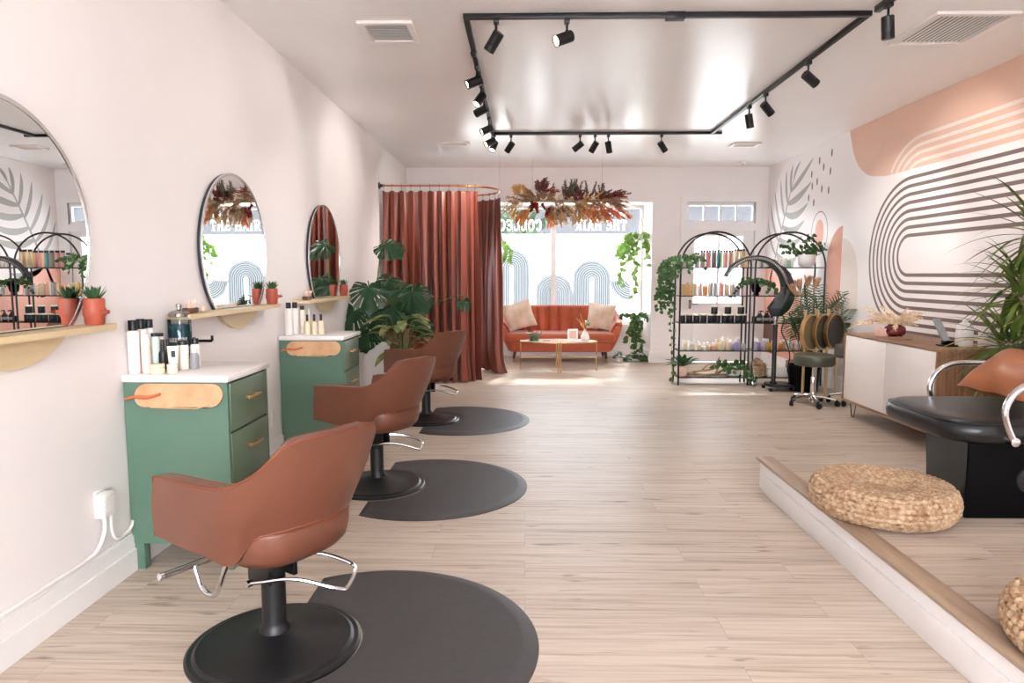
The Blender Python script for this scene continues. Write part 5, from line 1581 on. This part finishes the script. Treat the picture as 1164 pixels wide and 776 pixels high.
rrow(2.885, [('lilac', .15, .034, .04), ('violet', .13, .034, .035), ('lilac', .15, .032, .035), ('gold', .14, .034, .04), ('gold', .12, .03, .03), ('white', .14, .03, .03), ('orange', .12, .03, .03), ('cream', .13, .03, .03), ('white', .15, .032, .04), ('grey', .11, .03, .03), ('white', .12, .03, .03)], LV[1], 'shampoo_jug', 'bottle', lambda c, o_: f'{c} shampoo bottle with white cap, {o_} from left on the right rack low shelf', 'shampoo bottles on the right rack low shelf', M['white'])
# bottom shelf of the right rack
t = thing('log_basket', 'dark basket of cut wood logs on the right rack bottom shelf', 'basket', (2.985, 8.76, LV[0]))
b = B()
for z in range(6): b.tube([(.10 * math.cos(a), .085 * math.sin(a), .012 + z * .022) for a in [2 * PI * k / 28 for k in range(28)]], .012, 6, loop=True)
b.lathe([(.09, 0), (.09, .01)], 20); b.obj('basket_body', M['rattan'], t)
for (x, y, z, a) in ((-.045, 0, .13, .2), (.05, .01, .135, -.3), (0, -.02, .18, .1)):
    b = B(); b.cyl((x - .02 * a, y - .07, z), (x, y + .07, z + .01), .042, .042, 14); b.obj('log', M['log'], t)
o = B().box(-.125, .125, -.08, .08, 0, .115, bev=.01).obj('storage_box', M['white'], loc=(3.215, 8.72, LV[0])); tag(o, 'white storage box behind the dryer pole on the right rack bottom shelf', 'box')
t = thing('woven_basket', 'tan woven basket behind the stool on the right rack bottom shelf', 'basket', (3.47, 8.76, LV[0]))
b = B()
for z in range(9): b.tube([((.105 + .01 * math.sin(z / 3)) * math.cos(a), .085 * math.sin(a), .012 + z * .022) for a in [2 * PI * k / 30 for k in range(30)]], .0125, 6, loop=True)
b.lathe([(.09, 0), (.09, .01)], 20); b.obj('basket_body', M['rattan'], t)
# clear prism hanging off the rack corner
t = thing('hanging_prism', 'clear faceted glass prism hanging near the floor between the racks', 'ornament', (2.835, 8.40, 0))
b = B(); b.lathe([(.002, .012), (.032, .05), (.035, .075), (.022, .10), (.004, .118)], 7); b.obj('crystal_drop', M['crystal'], t, flat=True)
b = B(); b.tube([(0, 0, .117), (0, .1, .30), (0, .214, .44)], .0016, 4); b.obj('cord', M['white'], t)

# ------------------------------------------------------------------ arc hood processor on a stand
t = thing('hood_processor', 'black arc-shaped hair processor on a pole stand in front of the right rack', 'hair dryer', (3.02, 8.28, 0))
b = B()
outl = []
for i in range(41):
    a = 2 * PI * i / 40
    outl.append((.16 * math.copysign(abs(math.cos(a)) ** .7, math.cos(a)) + .07, .17 * math.copysign(abs(math.sin(a)) ** .7, math.sin(a))))
b.poly_prism(outl[:-1], 'z', .055, .085); b.obj('base', M['black'], t)
b = B(); b.lathe([(.045, .085), (.045, .10), (.03, .11), (.027, .12), (.027, .77), (.032, .775), (.032, .80)], 20); b.obj('pole', M['black'], t)
b = B(); b.lathe([(.022, .80), (.022, .84), (.03, .85), (.03, .875), (.04, .88), (.04, .905)], 18); b.obj('swivel_joint', M['chrome'], t)
for x, y in ((-.07, -.13), (.21, -.13), (-.07, .13), (.21, .13)):
    c = thing_part('caster', t)
    b = B(); b.lathe([(.008, -.011), (.024, -.009), (.027, 0), (.024, .009), (.008, .011)], 16, (x, y, .027), 'y'); b.obj('wheel', M['black'], c)
    b = B(); b.box(x - .012, x + .012, y - .014, y + .014, .042, .056, bev=.003); b.obj('fork', M['chrome'], c)
# pod: tapered body, faceted
b = B()
rg = []
for z, x0, x1, d in ((.90, -.05, .06, .06), (.965, -.075, .13, .08), (1.0, -.09, .155, .088), (1.10, -.02, .20, .09), (1.20, .055, .205, .085), (1.32, .085, .185, .075), (1.42, .055, .145, .055), (1.49, .005, .08, .04), (1.515, -.02, .02, .025)):
    m_ = (x0 + x1) / 2
    rg.append([Vector((x0, -d * .55, z)), Vector((m_, -d, z)), Vector((x1, -d * .5, z)), Vector((x1, d * .5, z)), Vector((m_, d, z)), Vector((x0, d * .55, z))])
b.rings(rg); b.obj('pod_body', M['charcoal'], t, angle=20)
# arc hood: flat curved band about a centre
ac, az, ar = -.275, 1.225, .375
def arcp(a, r): return Vector((ac + r * math.cos(a), 0, az + r * math.sin(a)))
b = B(); rg = []
A0, A1 = -.50, 2.72
for i in range(61):
    a = A0 + (A1 - A0) * i / 60
    tp = 1 - .45 * max(0, (i - 34) / 26)
    ri, ro, d = ar - .030 * tp, ar + .030 * tp, .075 * tp
    rg.append([arcp(a, ri) + Vector((0, -d, 0)), arcp(a, ro) + Vector((0, -d * .85, 0)), arcp(a, ro) + Vector((0, d * .85, 0)), arcp(a, ri) + Vector((0, d, 0))])
b.rings(rg); arc = b.obj('arc_hood', M['charcoal'], t, angle=30)
b = B()
for i in range(60):
    a0 = A0 + .08 + (A1 - A0 - .16) * i / 60; a1 = a0 + .036
    tp = 1 - .45 * max(0, (i - 34) / 26); d = .0765 * tp
    ri, ro = ar - .018 * tp, ar + .012 * tp
    b.face([arcp(a0, ri) + Vector((0, -d, 0)), arcp(a1, ri) + Vector((0, -d, 0)), arcp(a1, ro) + Vector((0, -d * .97, 0)), arcp(a0, ro) + Vector((0, -d * .97, 0))])
b.obj('vent_slots', M['steel'], arc, flat=True)
b = B(); b.tube(cr([(3.09, 8.30, .93), (3.14, 8.32, .86), (3.09, 8.26, .72), (3.16, 8.27, .58), (3.20, 8.26, .42), (3.17, 8.24, .25), (3.22, 8.22, .12), (3.17, 8.21, .094)], 50), .007, 6); o = b.obj('power_cable', M['cable'], loc=(0, 0, 0)); tag(o, 'black power cable hanging beside the hood processor pole', 'cable')

# ------------------------------------------------------------------ stools
def stool(label, loc, seatm, rz=0.785):
    t = thing('rolling_stool', label, 'stool', loc, rz, 'rolling stools')
    b = B(); b.lathe([(.16, .43), (.195, .435), (.207, .45), (.208, .53), (.20, .548), (.18, .555), (.10, .558), (.02, .558)], 40); b.obj('seat', seatm, t, angle=50)
    b = B(); b.lathe([(.209, .462), (.2125, .466), (.209, .47)], 40, cap=(False, False)); b.obj('piping', seatm, t)
    b = B(); b.lathe([(.09, .42), (.09, .43)], 20); b.lathe([(.017, .30), (.017, .42)], 16); b.lathe([(.024, .10), (.026, .105), (.026, .30), (.022, .31)], 18); b.lathe([(.03, .03), (.03, .06)], 16); b.obj('gas_column', M['chrome'], t)
    b = B(); b.tube([(.02, 0, .40), (.16, 0, .405)], .006, 6); b.obj('height_lever', M['chrome'], t)
    b = B(); b.lathe([(.036, .07), (.04, .075), (.04, .105), (.03, .112)], 18); b.obj('hub', M['chrome'], t)
    for k in range(5):
        a = 2 * PI * k / 5
        c_, s_ = math.cos(a), math.sin(a)
        b = B(); b.tube([(.03 * c_, .03 * s_, .095), (.12 * c_, .12 * s_, .092), (.235 * c_, .235 * s_, .072)], [.017, .015, .012], 8)
        lg = b.obj('leg', M['chrome'], t)
        cs = thing_part('caster', t)
        mx = Matrix.Translation((.238 * c_, .238 * s_, 0)) @ Matrix.Rotation(a + .9, 4, 'Z')
        b = B(); b.lathe([(.008, -.02), (.024, -.018), (.0285, -.01), (.0285, -.004), (.02, 0), (.0285, .004), (.0285, .01), (.024, .018), (.008, .02)], 16, (0.012, 0, .0285), 'y', mx); b.obj('wheel', M['black'], cs)
        b = B(); b.lathe([(.011, .045), (.011, .078)], 10, mtx=mx); b.box(-.012, .03, -.012, .012, .045, .06, bev=.004, mtx=mx); b.obj('caster_stem', M['black'], cs)
    return t
stool('olive round rolling stool with chrome five-star base in front of the folded screen', (3.10, 7.33, 0), M['olive'])
st2 = stool('grey round rolling stool partly hidden behind the sideboard end', (3.545, 7.40, 0), M['greyv'], .157); st2.scale = (.9, .9, 1.17)

# ------------------------------------------------------------------ folded screen of round panels
t = thing('folding_screen', 'folded screen of round olive panels with brass rims beside the sideboard', 'screen', (3.22, 7.72, 0))
for k, (dx, dy, m_) in enumerate(((0.0, 0.0, 'olivepanel'), (.165, .07, 'darkpanel'), (.32, .14, 'darkpanel'))):
    rot = Matrix.Translation((dx, dy, .755)) @ Matrix.Rotation(math.radians(38), 4, 'Z')
    p = thing_part('panel', t)
    b = B(); b.lathe([(.002, -.008), (.19, -.008), (.19, .008), (.002, .008)], 48, axis='y', mtx=rot); b.obj('panel_disc', M[m_], p)
    b = B(); b.rings([[rot @ Vector(((r_) * math.cos(a), y_, r_ * math.sin(a))) for r_, y_ in ((.19, -.022), (.205, -.022), (.205, .022), (.19, .022))] for a in [2 * PI * i / 64 for i in range(64)]], True, (False, False), True); b.obj('panel_rim', M['gold'], p)
    for x_ in (-.11, .11):
        q0 = rot @ Vector((x_, .012, -.755)); q1 = rot @ Vector((x_, .012, .255))
        b = B(); b.rings([[q + rot.to_3x3() @ Vector((ax, ay, 0)) for ax, ay in ((-.014, -.009), (.014, -.009), (.014, .009), (-.014, .009))] for q in (q0, q1)]); b.obj('upright', M['palegold'], p)

# ------------------------------------------------------------------ palm in a black planter
t = thing('potted_palm', 'dark green palm with dried protea in a black planter behind the stool', 'potted plant', (3.36, 8.22, 0))
b = B(); b.lathe([(.13, 0), (.16, .01), (.19, .30), (.192, .32), (.178, .32), (.17, .28)], 30); b.obj('planter', M['blackgloss'], t)
b = B(); b.lathe([(.172, .28), (.02, .29)], 20); b.obj('soil', M['soil'], t)
fol, stm = B(), B()
for (ax, ay, L, h) in ((.10, -.05, .75, 2.0), (.32, -.15, .7, 1.5), (.5, -.05, .65, 1.25), (-.12, -.2, .6, 1.5), (-.35, -.1, .6, 1.1), (.2, -.35, .6, 1.3), (-.02, -.3, .6, 1.2), (.42, -.3, .62, 1.05), (-.5, -.12, .62, .8), (.12, .15, .65, 1.7), (.6, -.2, .55, .9), (-.28, -.3, .55, .9)):
    d = Vector((ax * .9, ay * .8, h)).normalized()
    p = Vector((rv(-.03, .03), rv(-.03, .03), .29)); pts = [p.copy()]
    st_ = .034
    nst = 30
    for i in range(nst):
        d = (d + Vector((ax * .02, ay * .02, -.014 - .0012 * i * (1.3 - h * .5)))).normalized(); p = p + d * st_
        p.x = max(-.20, min(.36, p.x))
        pts.append(p.copy())
    stm.tube(pts, [.007 * (1 - i / (nst + 6)) for i in range(nst + 1)], 5)
    for i in range(12, nst):
        dd = (pts[i + 1] - pts[i]).normalized(); sd = dd.cross(Vector((0, -.6, 1))).normalized()
        for s_ in (-1, 1):
            fol.leaf(pts[i], dd * .75 + sd * s_ * .9 + Vector((0, 0, -.1)), (0, -.6, 1), .20 * (1 - .55 * abs((i - 18) / 14)), .019, BLADE, .1, .7, 4)
for bb in (fol, stm):
    for v in bb.bm.verts:
        v.co.x = max(-.36, min(.415, v.co.x))
fol.obj('foliage', M['palm'], t, angle=60); stm.obj('stems', M['stem'], t)
b = B()
for (x, z, dx) in ((-.10, 1.20, -.5), (-.02, 1.24, .05), (.06, 1.22, .35), (-.16, 1.15, -.7)):
    b.tube(cr([(0, -.03, .3), (x * .6, -.05, .8), (x, -.06, z)], 8), .006, 5)
    for k in range(16):
        a = k * 2.4; b.leaf((x, -.06, z), (dx * .6 + .35 * math.cos(a), .35 * math.sin(a), 1), (math.cos(a), math.sin(a), 0), .17, .035, LANCE, .2, .0, 4)
b.obj('dried_protea', M['fl_brown'], t, angle=60)

# ------------------------------------------------------------------ sideboard
SX0, SX1, SBY0, SBY1, SBZ0, SBZ1 = 3.17, 3.745, 5.27, 6.81, .15, .83
t = thing('sideboard', 'walnut sideboard with white doors and hairpin legs along the right wall', 'cabinet', (SX0, SBY0, 0))
W_, L_ = SX1 - SX0, SBY1 - SBY0
b = B()
b.box(0, W_, 0, L_, SBZ1 - .022, SBZ1, bev=.002); b.box(0, W_, 0, L_, SBZ0, SBZ0 + .022, bev=.002); b.box(W_ - .015, W_, .02, L_ - .02, SBZ0 + .022, SBZ1 - .022)
b.obj('carcass', M['walnut'], t)
for ya, yb in ((0, .022), (L_ - .022, L_)):
    b = B(); b.box(0, W_, ya, yb, SBZ0 + .0221, SBZ1 - .0221); b.obj('side_panel', M['walnutv'], t)
for y0, y1 in ((.026, L_ / 2 - .0015), (L_ / 2 + .0015, L_ - .026)):
    b = B(); b.box(.004, .022, y0, y1, SBZ0 + .026, SBZ1 - .026, bev=.001); b.obj('door', M['whitelac'], t)
for x in (.07, W_ - .07):
    for y in (.1, L_ - .1):
        b = B(); s_ = .04
        b.tube([(x - .03, y, SBZ0), (x - .01, y, .004), (x, y, .003), (x + .01, y, .004), (x + .03, y, SBZ0)], .0045, 6)
        b.obj('leg', M['black'], t)
ZB = SBZ1
t = thing('dried_bouquet', 'cream dried flowers in a dark red vase on the sideboard', 'flower vase', (3.43, 6.38, ZB))
b = B(); b.lathe([(.05, 0), (.085, .02), (.095, .05), (.085, .085), (.06, .105), (.062, .115), (.055, .112)], 26); b.obj('vase', M['redvase'], t)
b = B()
for k in range(26):
    a = k * 2.4; el = rv(.3, 1.5)
    plume(b, (.02 * math.cos(a), .02 * math.sin(a), .10), (math.cos(a), math.sin(a), el), rv(.14, .32), .7, 60, .045, .016, .9, 7)
plume(b, (0, 0, .10), (-.55, .8, .35), .48, .9, 60, .06, .012, .5, 10)
plume(b, (0, 0, .10), (-.6, .9, .55), .42, .9, 60, .06, .012, .5, 10)
for v in b.bm.verts:
    if v.co.x > .34: v.co.x = .34
    if v.co.z < .004: v.co.z = .004
b.obj('dried_flowers', M['pampas'], t, angle=70)
o = B().box(-.004, .07, -.06, .05, 0, .072, bev=.002).obj('gift_box', M['pinkcard'], loc=(3.29, 6.42, ZB)); tag(o, 'small pale pink box in front of the red vase on the sideboard', 'box')
t = thing('wooden_tray', 'small wooden tray lying flat in the middle of the sideboard top', 'tray', (3.34, 6.12, ZB))
b = B(); b.box(-.045, .045, -.12, .12, 0, .010, bev=.003); b.obj('tray_base', M['walnut'], t)
b = B(); b.tube([(-.02, -.07, .015), (0, 0, .016), (.02, .08, .016)], .005, 6); b.obj('pencil', M['gold'], t)
t = thing('display_stand', 'tilted grey display stand with black front foot near the sideboard end', 'stand', (3.38, 5.50, ZB))
mx = Matrix.Translation((0, 0, .01)) @ Matrix.Rotation(math.radians(-42), 4, 'X') 
b = B(); b.box(-.03, .03, -.014, .006, .0, .26, bev=.004, mtx=mx)
b.obj('display_panel', M['greyp'], t)
b = B(); b.box(-.06, .06, -.045, .06, 0, .012, bev=.003); b.box(-.045, .045, -.02, .02, .012, .045, bev=.006); b.obj('foot', M['blackgloss'], t)
t = thing('white_jug', 'rounded white bottle standing beside the tilted stand on the sideboard', 'bottle', (3.52, 5.52, ZB))
b = B(); b.lathe([(.058, 0), (.062, .008), (.062, .13), (.055, .165), (.035, .185), (.02, .19), (.02, .2)], 28); b.obj('jug_body', M['ceramic'], t)
b = B(); b.lathe([(.022, .199), (.022, .212), (.018, .216)], 18); b.obj('stopper', M['white'], t)
o = B().box(-.07, .07, -.05, .05, 0, .13, bev=.006).obj('tissue_box', M['ceramic'], loc=(3.65, 5.40, ZB)); tag(o, 'white box behind the plant at the near end of the sideboard', 'box')

# ------------------------------------------------------------------ dracaena
t = thing('dracaena', 'tall spiky dracaena behind the shampoo chair, at the right picture edge', 'potted plant', (3.50, 4.80, 0))
b = B(); b.lathe([(.15, 0), (.17, .01), (.205, .36), (.208, .40), (.194, .40), (.188, .36)], 30); b.obj('planter', M['ceramic'], t)
b = B(); b.lathe([(.19, .36), (.02, .37)], 20); b.obj('soil', M['soil'], t)
fol, stm, yel = B(), B(), B()
def rosette(c, n_, L, lean=(0, 0)):
    for k in range(n_):
        a = k * 2.399; el = 1.25 - 2.0 * (k / n_)
        d = Vector((math.cos(a) * math.cos(el) + lean[0], math.sin(a) * math.cos(el) + lean[1], math.sin(el)))
        p = Vector(c) + Vector((math.cos(a) * .012, math.sin(a) * .012, -.12 * k / n_))
        (yel if (k % 19 == 17) else fol).leaf(p, d, (0, 0, 1), L * rv(.8, 1.25), rv(.032, .044), BLADE, .25, rv(.5, 1.1), 9)
for path, L, n_ in (([(-.02, -.05, .36), (-.15, -.1, .6), (-.20, -.12, .98)], .42, 40), ([(.0, 0, .36), (.03, .02, .75), (-.09, -.03, 1.30)], .40, 44), ([(.03, .02, .36), (.12, 0, .9), (.03, .02, 1.72)], .46, 46), ([(-.03, .0, .36), (-.10, .03, .6), (-.13, .08, .95)], .36, 36), ([(.02, -.03, .36), (.1, -.1, .7), (.10, -.18, 1.15)], .40, 40), ([(.0, .05, .36), (.1, .15, .8), (.06, .22, 1.42)], .36, 34)):
    stm.tube(cr(path, 14), [.024 - .008 * i / 14 for i in range(15)], 8)
    rosette(path[-1], n_, L)
for bb in (fol, yel):
    for v in bb.bm.verts:
        if v.co.x > .275: v.co.x = .275 + .01 * RND.random()
fol.obj('foliage', M['drac'], t, angle=60); yel.obj('dry_leaves', M['dracyel'], t, angle=60); stm.obj('trunk', M['bark'], t)

# ------------------------------------------------------------------ shampoo chair on the platform
HZ = PH
t = thing('shampoo_chair', 'black vinyl shampoo chair with chrome arms on the raised platform', 'chair', (2.55, 3.6, HZ))
def L3(x, y, z): return Vector((x - 2.55, y - 3.6, z - HZ))
b = B()
lo = [(2.19, 3.345), (2.98, 3.345), (2.98, 3.86), (2.30, 3.86)]
hi = [(2.185, 3.34), (3.0, 3.34), (3.0, 3.88), (2.285, 3.88)]
b.rings([[L3(x, y, z) for x, y in q] for q, z in ((lo, HZ), (hi, .575))]); 
bmesh.ops.bevel(b.bm, geom=list(b.bm.edges), offset=.006, segments=2, affect='EDGES')
b.obj('base_box', M['blackgloss'], t)
b = B(); b.lathe([(.045, -.012), (.06, -.008), (.062, .002)], 28, tuple(L3(2.49, 3.338, .39)), 'y'); b.obj('round_cover', M['vinyl'], t)
def seat_ring(z, ins):
    x0, x1, y0, y1 = 2.075 + ins, 2.80 - ins, 3.275 + ins, 4.02 - ins
    out = []
    for cx, cy, a0, r in ((x1 - .06, y0 + .06, -PI / 2, .06), (x1 - .06, y1 - .06, 0, .06), (x0 + .14, y1 - .14, PI / 2, .14), (x0 + .17, y0 + .17, PI, .17)):
        for k in range(9):
            a = a0 + PI / 2 * k / 8
            out.append(L3(cx + r * math.cos(a), cy + r * math.sin(a), z))
    return out
b = B(); b.rings([seat_ring(.576, .05), seat_ring(.582, .02), seat_ring(.60, .004), seat_ring(.63, 0), seat_ring(.66, .003), seat_ring(.682, .016), seat_ring(.694, .04), seat_ring(.699, .10)]); b.obj('seat', M['vinyl'], t, angle=50)
b = B(); b.tube(seat_ring(.676, .009), .004, 6, loop=True); b.obj('seat_piping', M['vinyl'], t)
# reclined backrest
mx = Matrix.Translation(L3(2.80, 3.65, .67)) @ Matrix.Rotation(math.radians(52), 4, 'Y')
b = B(); b.box(-.05, .05, -.33, .33, -.02, .62, bev=.035, mtx=mx, seg=4); b.obj('backrest', M['vinyl'], t, angle=50)
for y, s_ in ((3.245, -1), (4.05, 1)):
    ar = thing_part('armrest', t)
    pts = [(2.335, y - s_ * -.002, .605), (2.30, y, .68), (2.285, y, .75), (2.31, y, .82), (2.37, y, .872), (2.46, y, .893), (2.62, y, .892), (2.78, y, .88), (2.90, y, .855), (2.95, y, .80), (2.955, y, .70), (2.95, y, .62)]
    if s_ > 0: pts = [(x + .115, y_, z - .012) for x, y_, z in pts]
    b = B()
    c = cr([L3(*p) for p in pts], 60)
    b.tube(c, .0165, 10)
    b.obj('arm_tube', M['chrome'], ar)
    for p in (pts[0], pts[-1]):
        q = L3(*p); b = B(); b.lathe([(.012, -.03), (.022, -.026), (.022, .026), (.012, .03)], 14, (q.x, q.y - s_ * .012, q.z), 'y'); b.obj('mounting_bolt', M['chrome'], ar)
# leather cushion leaning on the seat
A_, B_, D_ = Vector((2.425, 3.72, .745)), Vector((2.66, 3.95, .93)), Vector((2.55, 3.36, .715))
ex = (D_ - A_); ey = (B_ - A_)
cx_ = A_ + ex * .5 + ey * .5
exn = ex.normalized(); nn = exn.cross(ey.normalized()).normalized(); eyn = nn.cross(exn)
b = B(); pillow(b, ex.length / 2 * 1.02, ey.length / 2 * 1.02, .085, 18)
o = b.obj('leather_cushion', M['pillow'])
mm = Matrix((exn, -nn, eyn)).transposed().to_4x4(); mm.translation = cx_ + Vector((.01, 0, .05))
o.matrix_world = mm
tag(o, 'square tan leather cushion lying on the black shampoo chair', 'cushion')

# ------------------------------------------------------------------ woven poufs
def pouf():
    b = B()
    R, hh = .33, .092
    rows = []
    for k in range(12): rows.append((.075 + (R - .075 - .05) * k / 11, hh * 2 - .024 - (.03 * (1 - k / 6) if k < 6 else 0.0), .0135))
    for ang in (62, 40, 20, 0, -20, -40, -62): rows.append((R - .05 + .052 * math.cos(math.radians(ang)), hh + (hh - .02) * math.sin(math.radians(ang)), .0145))
    rows.append((R - .06, .015, .014)); rows.append((R - .12, .015, .014))
    for q, (r, z, rad) in enumerate(rows):
        m_ = max(10, int(r * 2 * PI / .03)); n_ = m_ * 6
        pts, rr = [], []
        for i in range(n_):
            a = 2 * PI * i / n_ + q * .37
            w_ = math.sin(m_ * a); w2 = math.sin(m_ * a * .5 + q * 2)
            pts.append((r * math.cos(a), r * math.sin(a), z + .003 * w2 * (m_ % 2 == 0))); rr.append(rad * (1 + .22 * w_))
        b.tube(pts, rr, 7, loop=True)
    b.lathe([(.07, .03), (.08, .10), (.09, 2 * hh - .06), (.06, 2 * hh - .062), (.002, 2 * hh - .064)], 24)
    b.lathe([(.05, .004), (R - .06, .006), (R - .016, .05), (R - .01, hh), (R - .03, hh * 1.6), (R - .1, hh * 2 - .034), (.09, hh * 2 - .052)], 40)
    return b
pf = pouf().obj('woven_pouf', M['rattan'], loc=(1.82, 3.42, PH + .0005), angle=60)
tag(pf, 'round woven seagrass pouf beside the shampoo chair on the platform', 'pouf', 'woven poufs on the platform')
o = pf.copy(); COL.objects.link(o); o.location = (1.89, 2.05, PH + .0005); o['label'] = 'round woven seagrass pouf cut off by the right picture edge, nearest the camera'

# ------------------------------------------------------------------ track lights
t = thing('light_track', 'black rectangular light track under the ceiling', 'light track', (0.9, 6.4, ZC))
TX0, TX1, TY0, TY1 = -.385, 2.185, 4.58, 8.26
def TL(x0, x1, y0, y1):
    b = B(); b.box(x0 - .9, x1 - .9, y0 - 6.4, y1 - 6.4, -.032, -.0005, bev=.002)
    return b
hw = .018
for q in ((TX0 - hw, TX1 + hw, TY0 - hw, TY0 + hw), (TX0 - hw, TX1 + .12, TY1 - hw, TY1 + hw), (TX0 - hw, TX0 + hw, TY0 + hw, TY1 - hw), (TX1 - hw, TX1 + hw, TY0 + hw, TY1 - hw)):
    TL(*q).obj('rail', M['black'], t)
b = B(); b.box(.90 - .9, 1.02 - .9, TY0 - .03 - 6.4, TY0 + .03 - 6.4, -.045, -.0005, bev=.004); b.obj('power_feed', M['charcoal'], t)
for y in (5.25, 5.9, 6.95): 
    b = B(); b.box(TX0 - .022 - .9, TX0 + .022 - .9, y - .05 - 6.4, y + .05 - 6.4, -.05, -.036, bev=.003); b.obj('joiner', M['black'], t)
t = thing('light_track', 'short black light track cut off at the top of the picture', 'light track', (2.2, 4.2, ZC))
b = B(); b.box(-hw, hw, -1.5, .3, -.038, -.0005, bev=.002); b.obj('rail', M['black'], t)
def head(i, x, y, d, place, watts):
    t = thing('track_spotlight', place, 'spotlight', (x, y, ZC - .0325), 0, 'spotlights on the light tracks')
    d = Vector(d).normalized()
    piv = Vector((0, 0, -.085))
    b = B(); b.box(-.017, .017, -.03, .03, -.028, -.0005, bev=.003); b.cyl((0, 0, -.028), (0, 0, -.075), .0075, .0075, 10); b.sphere(piv + Vector((0, 0, .008)), .012); b.obj('mount', M['black'], t)
    c = piv + d * .03 + Vector((0, 0, -.03))
    q = d.to_track_quat('Z', 'Y').to_matrix().to_4x4(); q.translation = c
    b = B(); b.lathe([(.032, -.068), (.037, -.064), (.037, .02), (.0365, .022), (.0365, .028), (.037, .030), (.037, .064), (.033, .064), (.031, .05)], 24, mtx=q, cap=(True, False)); b.obj('lamp_housing', M['black'], t)
    b = B(); b.lathe([(.0325, .048), (.001, .0485)], 20, mtx=q, cap=(False, True)); b.obj('lamp_face', M['lamp'], t)
    l = bpy.data.lights.new('spot', 'SPOT'); l.energy = watts; l.spot_size = math.radians(75); l.spot_blend = .6; l.color = (1, .95, .90); l.shadow_soft_size = .03
    lo_ = bpy.data.objects.new('lamp_beam', l); COL.objects.link(lo_); lo_.parent = t
    lo_.location = c + d * .075; lo_.rotation_euler = (-d).to_track_quat('Z', 'Y').to_euler()
HD = [(-.19, TY0, (-.55, .4, -.75), 'black spotlight at the left of the front rail, aimed down'), (.266, TY0, (-.8, -.45, -.4), 'black lit spotlight on the front rail, right of the first one'),
      (TX0, 5.57, (-.85, -.35, -.4), 'black lit spotlight nearest the camera on the left rail'), (TX0, 6.08, (-.45, -.5, -.75), 'black spotlight second from the front on the left rail'), (TX0, 6.5, (-.85, .35, -.35), 'black spotlight third from the front on the left rail'),
      (TX0, 7.35, (-.85, -.35, -.45), 'black lit spotlight fourth from the front on the left rail'), (TX0, 8.02, (-.8, -.45, -.5), 'black lit spotlight next to last on the left rail'), (TX0 + .02, 8.22, (-.3, -.5, -.8), 'black spotlight at the far corner of the left and back rails'),
      (-.17, TY1, (-.55, .4, -.75), 'black spotlight leftmost on the back rail'), (.644, TY1, (-.75, .35, -.55), 'black spotlight leftmost of the three in the middle of the back rail'), (.821, TY1, (-.45, .4, -.8), 'black spotlight centre of the three in the middle of the back rail'), (.977, TY1, (.2, .4, -.9), 'black spotlight rightmost of the three in the middle of the back rail'), (1.6, TY1, (.6, .35, -.75), 'black spotlight alone at the right of the back rail'),
      (TX1, 5.5, (.8, .3, -.5), 'black spotlight nearest the camera on the right rail'), (TX1, 6.44, (.7, .3, -.65), 'black spotlight in the middle of the right rail'), (TX1, 6.9, (.25, .25, -.93), 'black spotlight farthest back on the right rail'), (2.2, 4.36, (.12, .1, -1), 'black spotlight on the short separate track')]
for i, (x, y, d, pl) in enumerate(HD): head(i, x, y, d, pl, 9 if i < 8 else (36 if i < 13 else 28))

# ------------------------------------------------------------------ ceiling vents and detector
def vent(label, x0, x1, y0, y1, slots, ax='x'):
    cx, cy = (x0 + x1) / 2, (y0 + y1) / 2
    t = thing('ceiling_vent', label, 'vent', (cx, cy, ZC), 0)
    hx, hy = (x1 - x0) / 2, (y1 - y0) / 2
    b = B(); f = .045
    for q in ((-hx, hx, -hy, -hy + f), (-hx, hx, hy - f, hy), (-hx, -hx + f, -hy + f, hy - f), (hx - f, hx, -hy + f, hy - f)):
        b.box(*q, -.022, -.0005, bev=.004)
    b.obj('vent_frame', M['vent'], t)
    b = B(); b.box(-hx + f, hx - f, -hy + f, hy - f, -.004, -.0005); b.obj('vent_back', M['ventslot'], t)  # dark sheet paints in the shade between the louvers
    b = B(); n_ = slots
    for k in range(n_):
        if ax == 'x':
            y = -hy + f + (2 * hy - 2 * f) * (k + .5) / n_
            mx = Matrix.Translation((0, y, -.012)) @ Matrix.Rotation(.7, 4, 'X'); b.box(-hx + f, hx - f, -.006, .006, -.0012, .0012, mtx=mx)
        else:
            x = -hx + f + (2 * hx - 2 * f) * (k + .5) / n_
            mx = Matrix.Translation((x, 0, -.012)) @ Matrix.Rotation(.7, 4, 'Y'); b.box(-.006, .006, -hy + f, hy - f, -.0012, .0012, mtx=mx)
    b.obj('louvers', M['vent'], t, flat=True)
vent('white ceiling vent at upper left, before the light track', -1.12, -.75, 4.67, 5.07, 12)
vent('small white ceiling vent at left near the back wall', -1.08, -.71, 8.78, 9.02, 8)
vent('small white ceiling vent at right near the back wall', 2.64, 3.0, 8.92, 9.16, 8)
vent('large white ceiling vent at upper right, beside the short track', 2.62, 3.16, 4.58, 5.19, 14, 'y')
t = thing('smoke_detector', 'small white round smoke detector on the ceiling near the door', 'detector', (3.22, 10.4, ZC))
b = B(); b.lathe([(.045, -.04), (.055, -.034), (.062, -.008), (.062, -.0005)], 24); b.obj('housing', M['vent'], t)
b = B(); b.lathe([(.02, -.044), (.022, -.0395)], 16); b.obj('sensor_cap', M['greyp'], t)
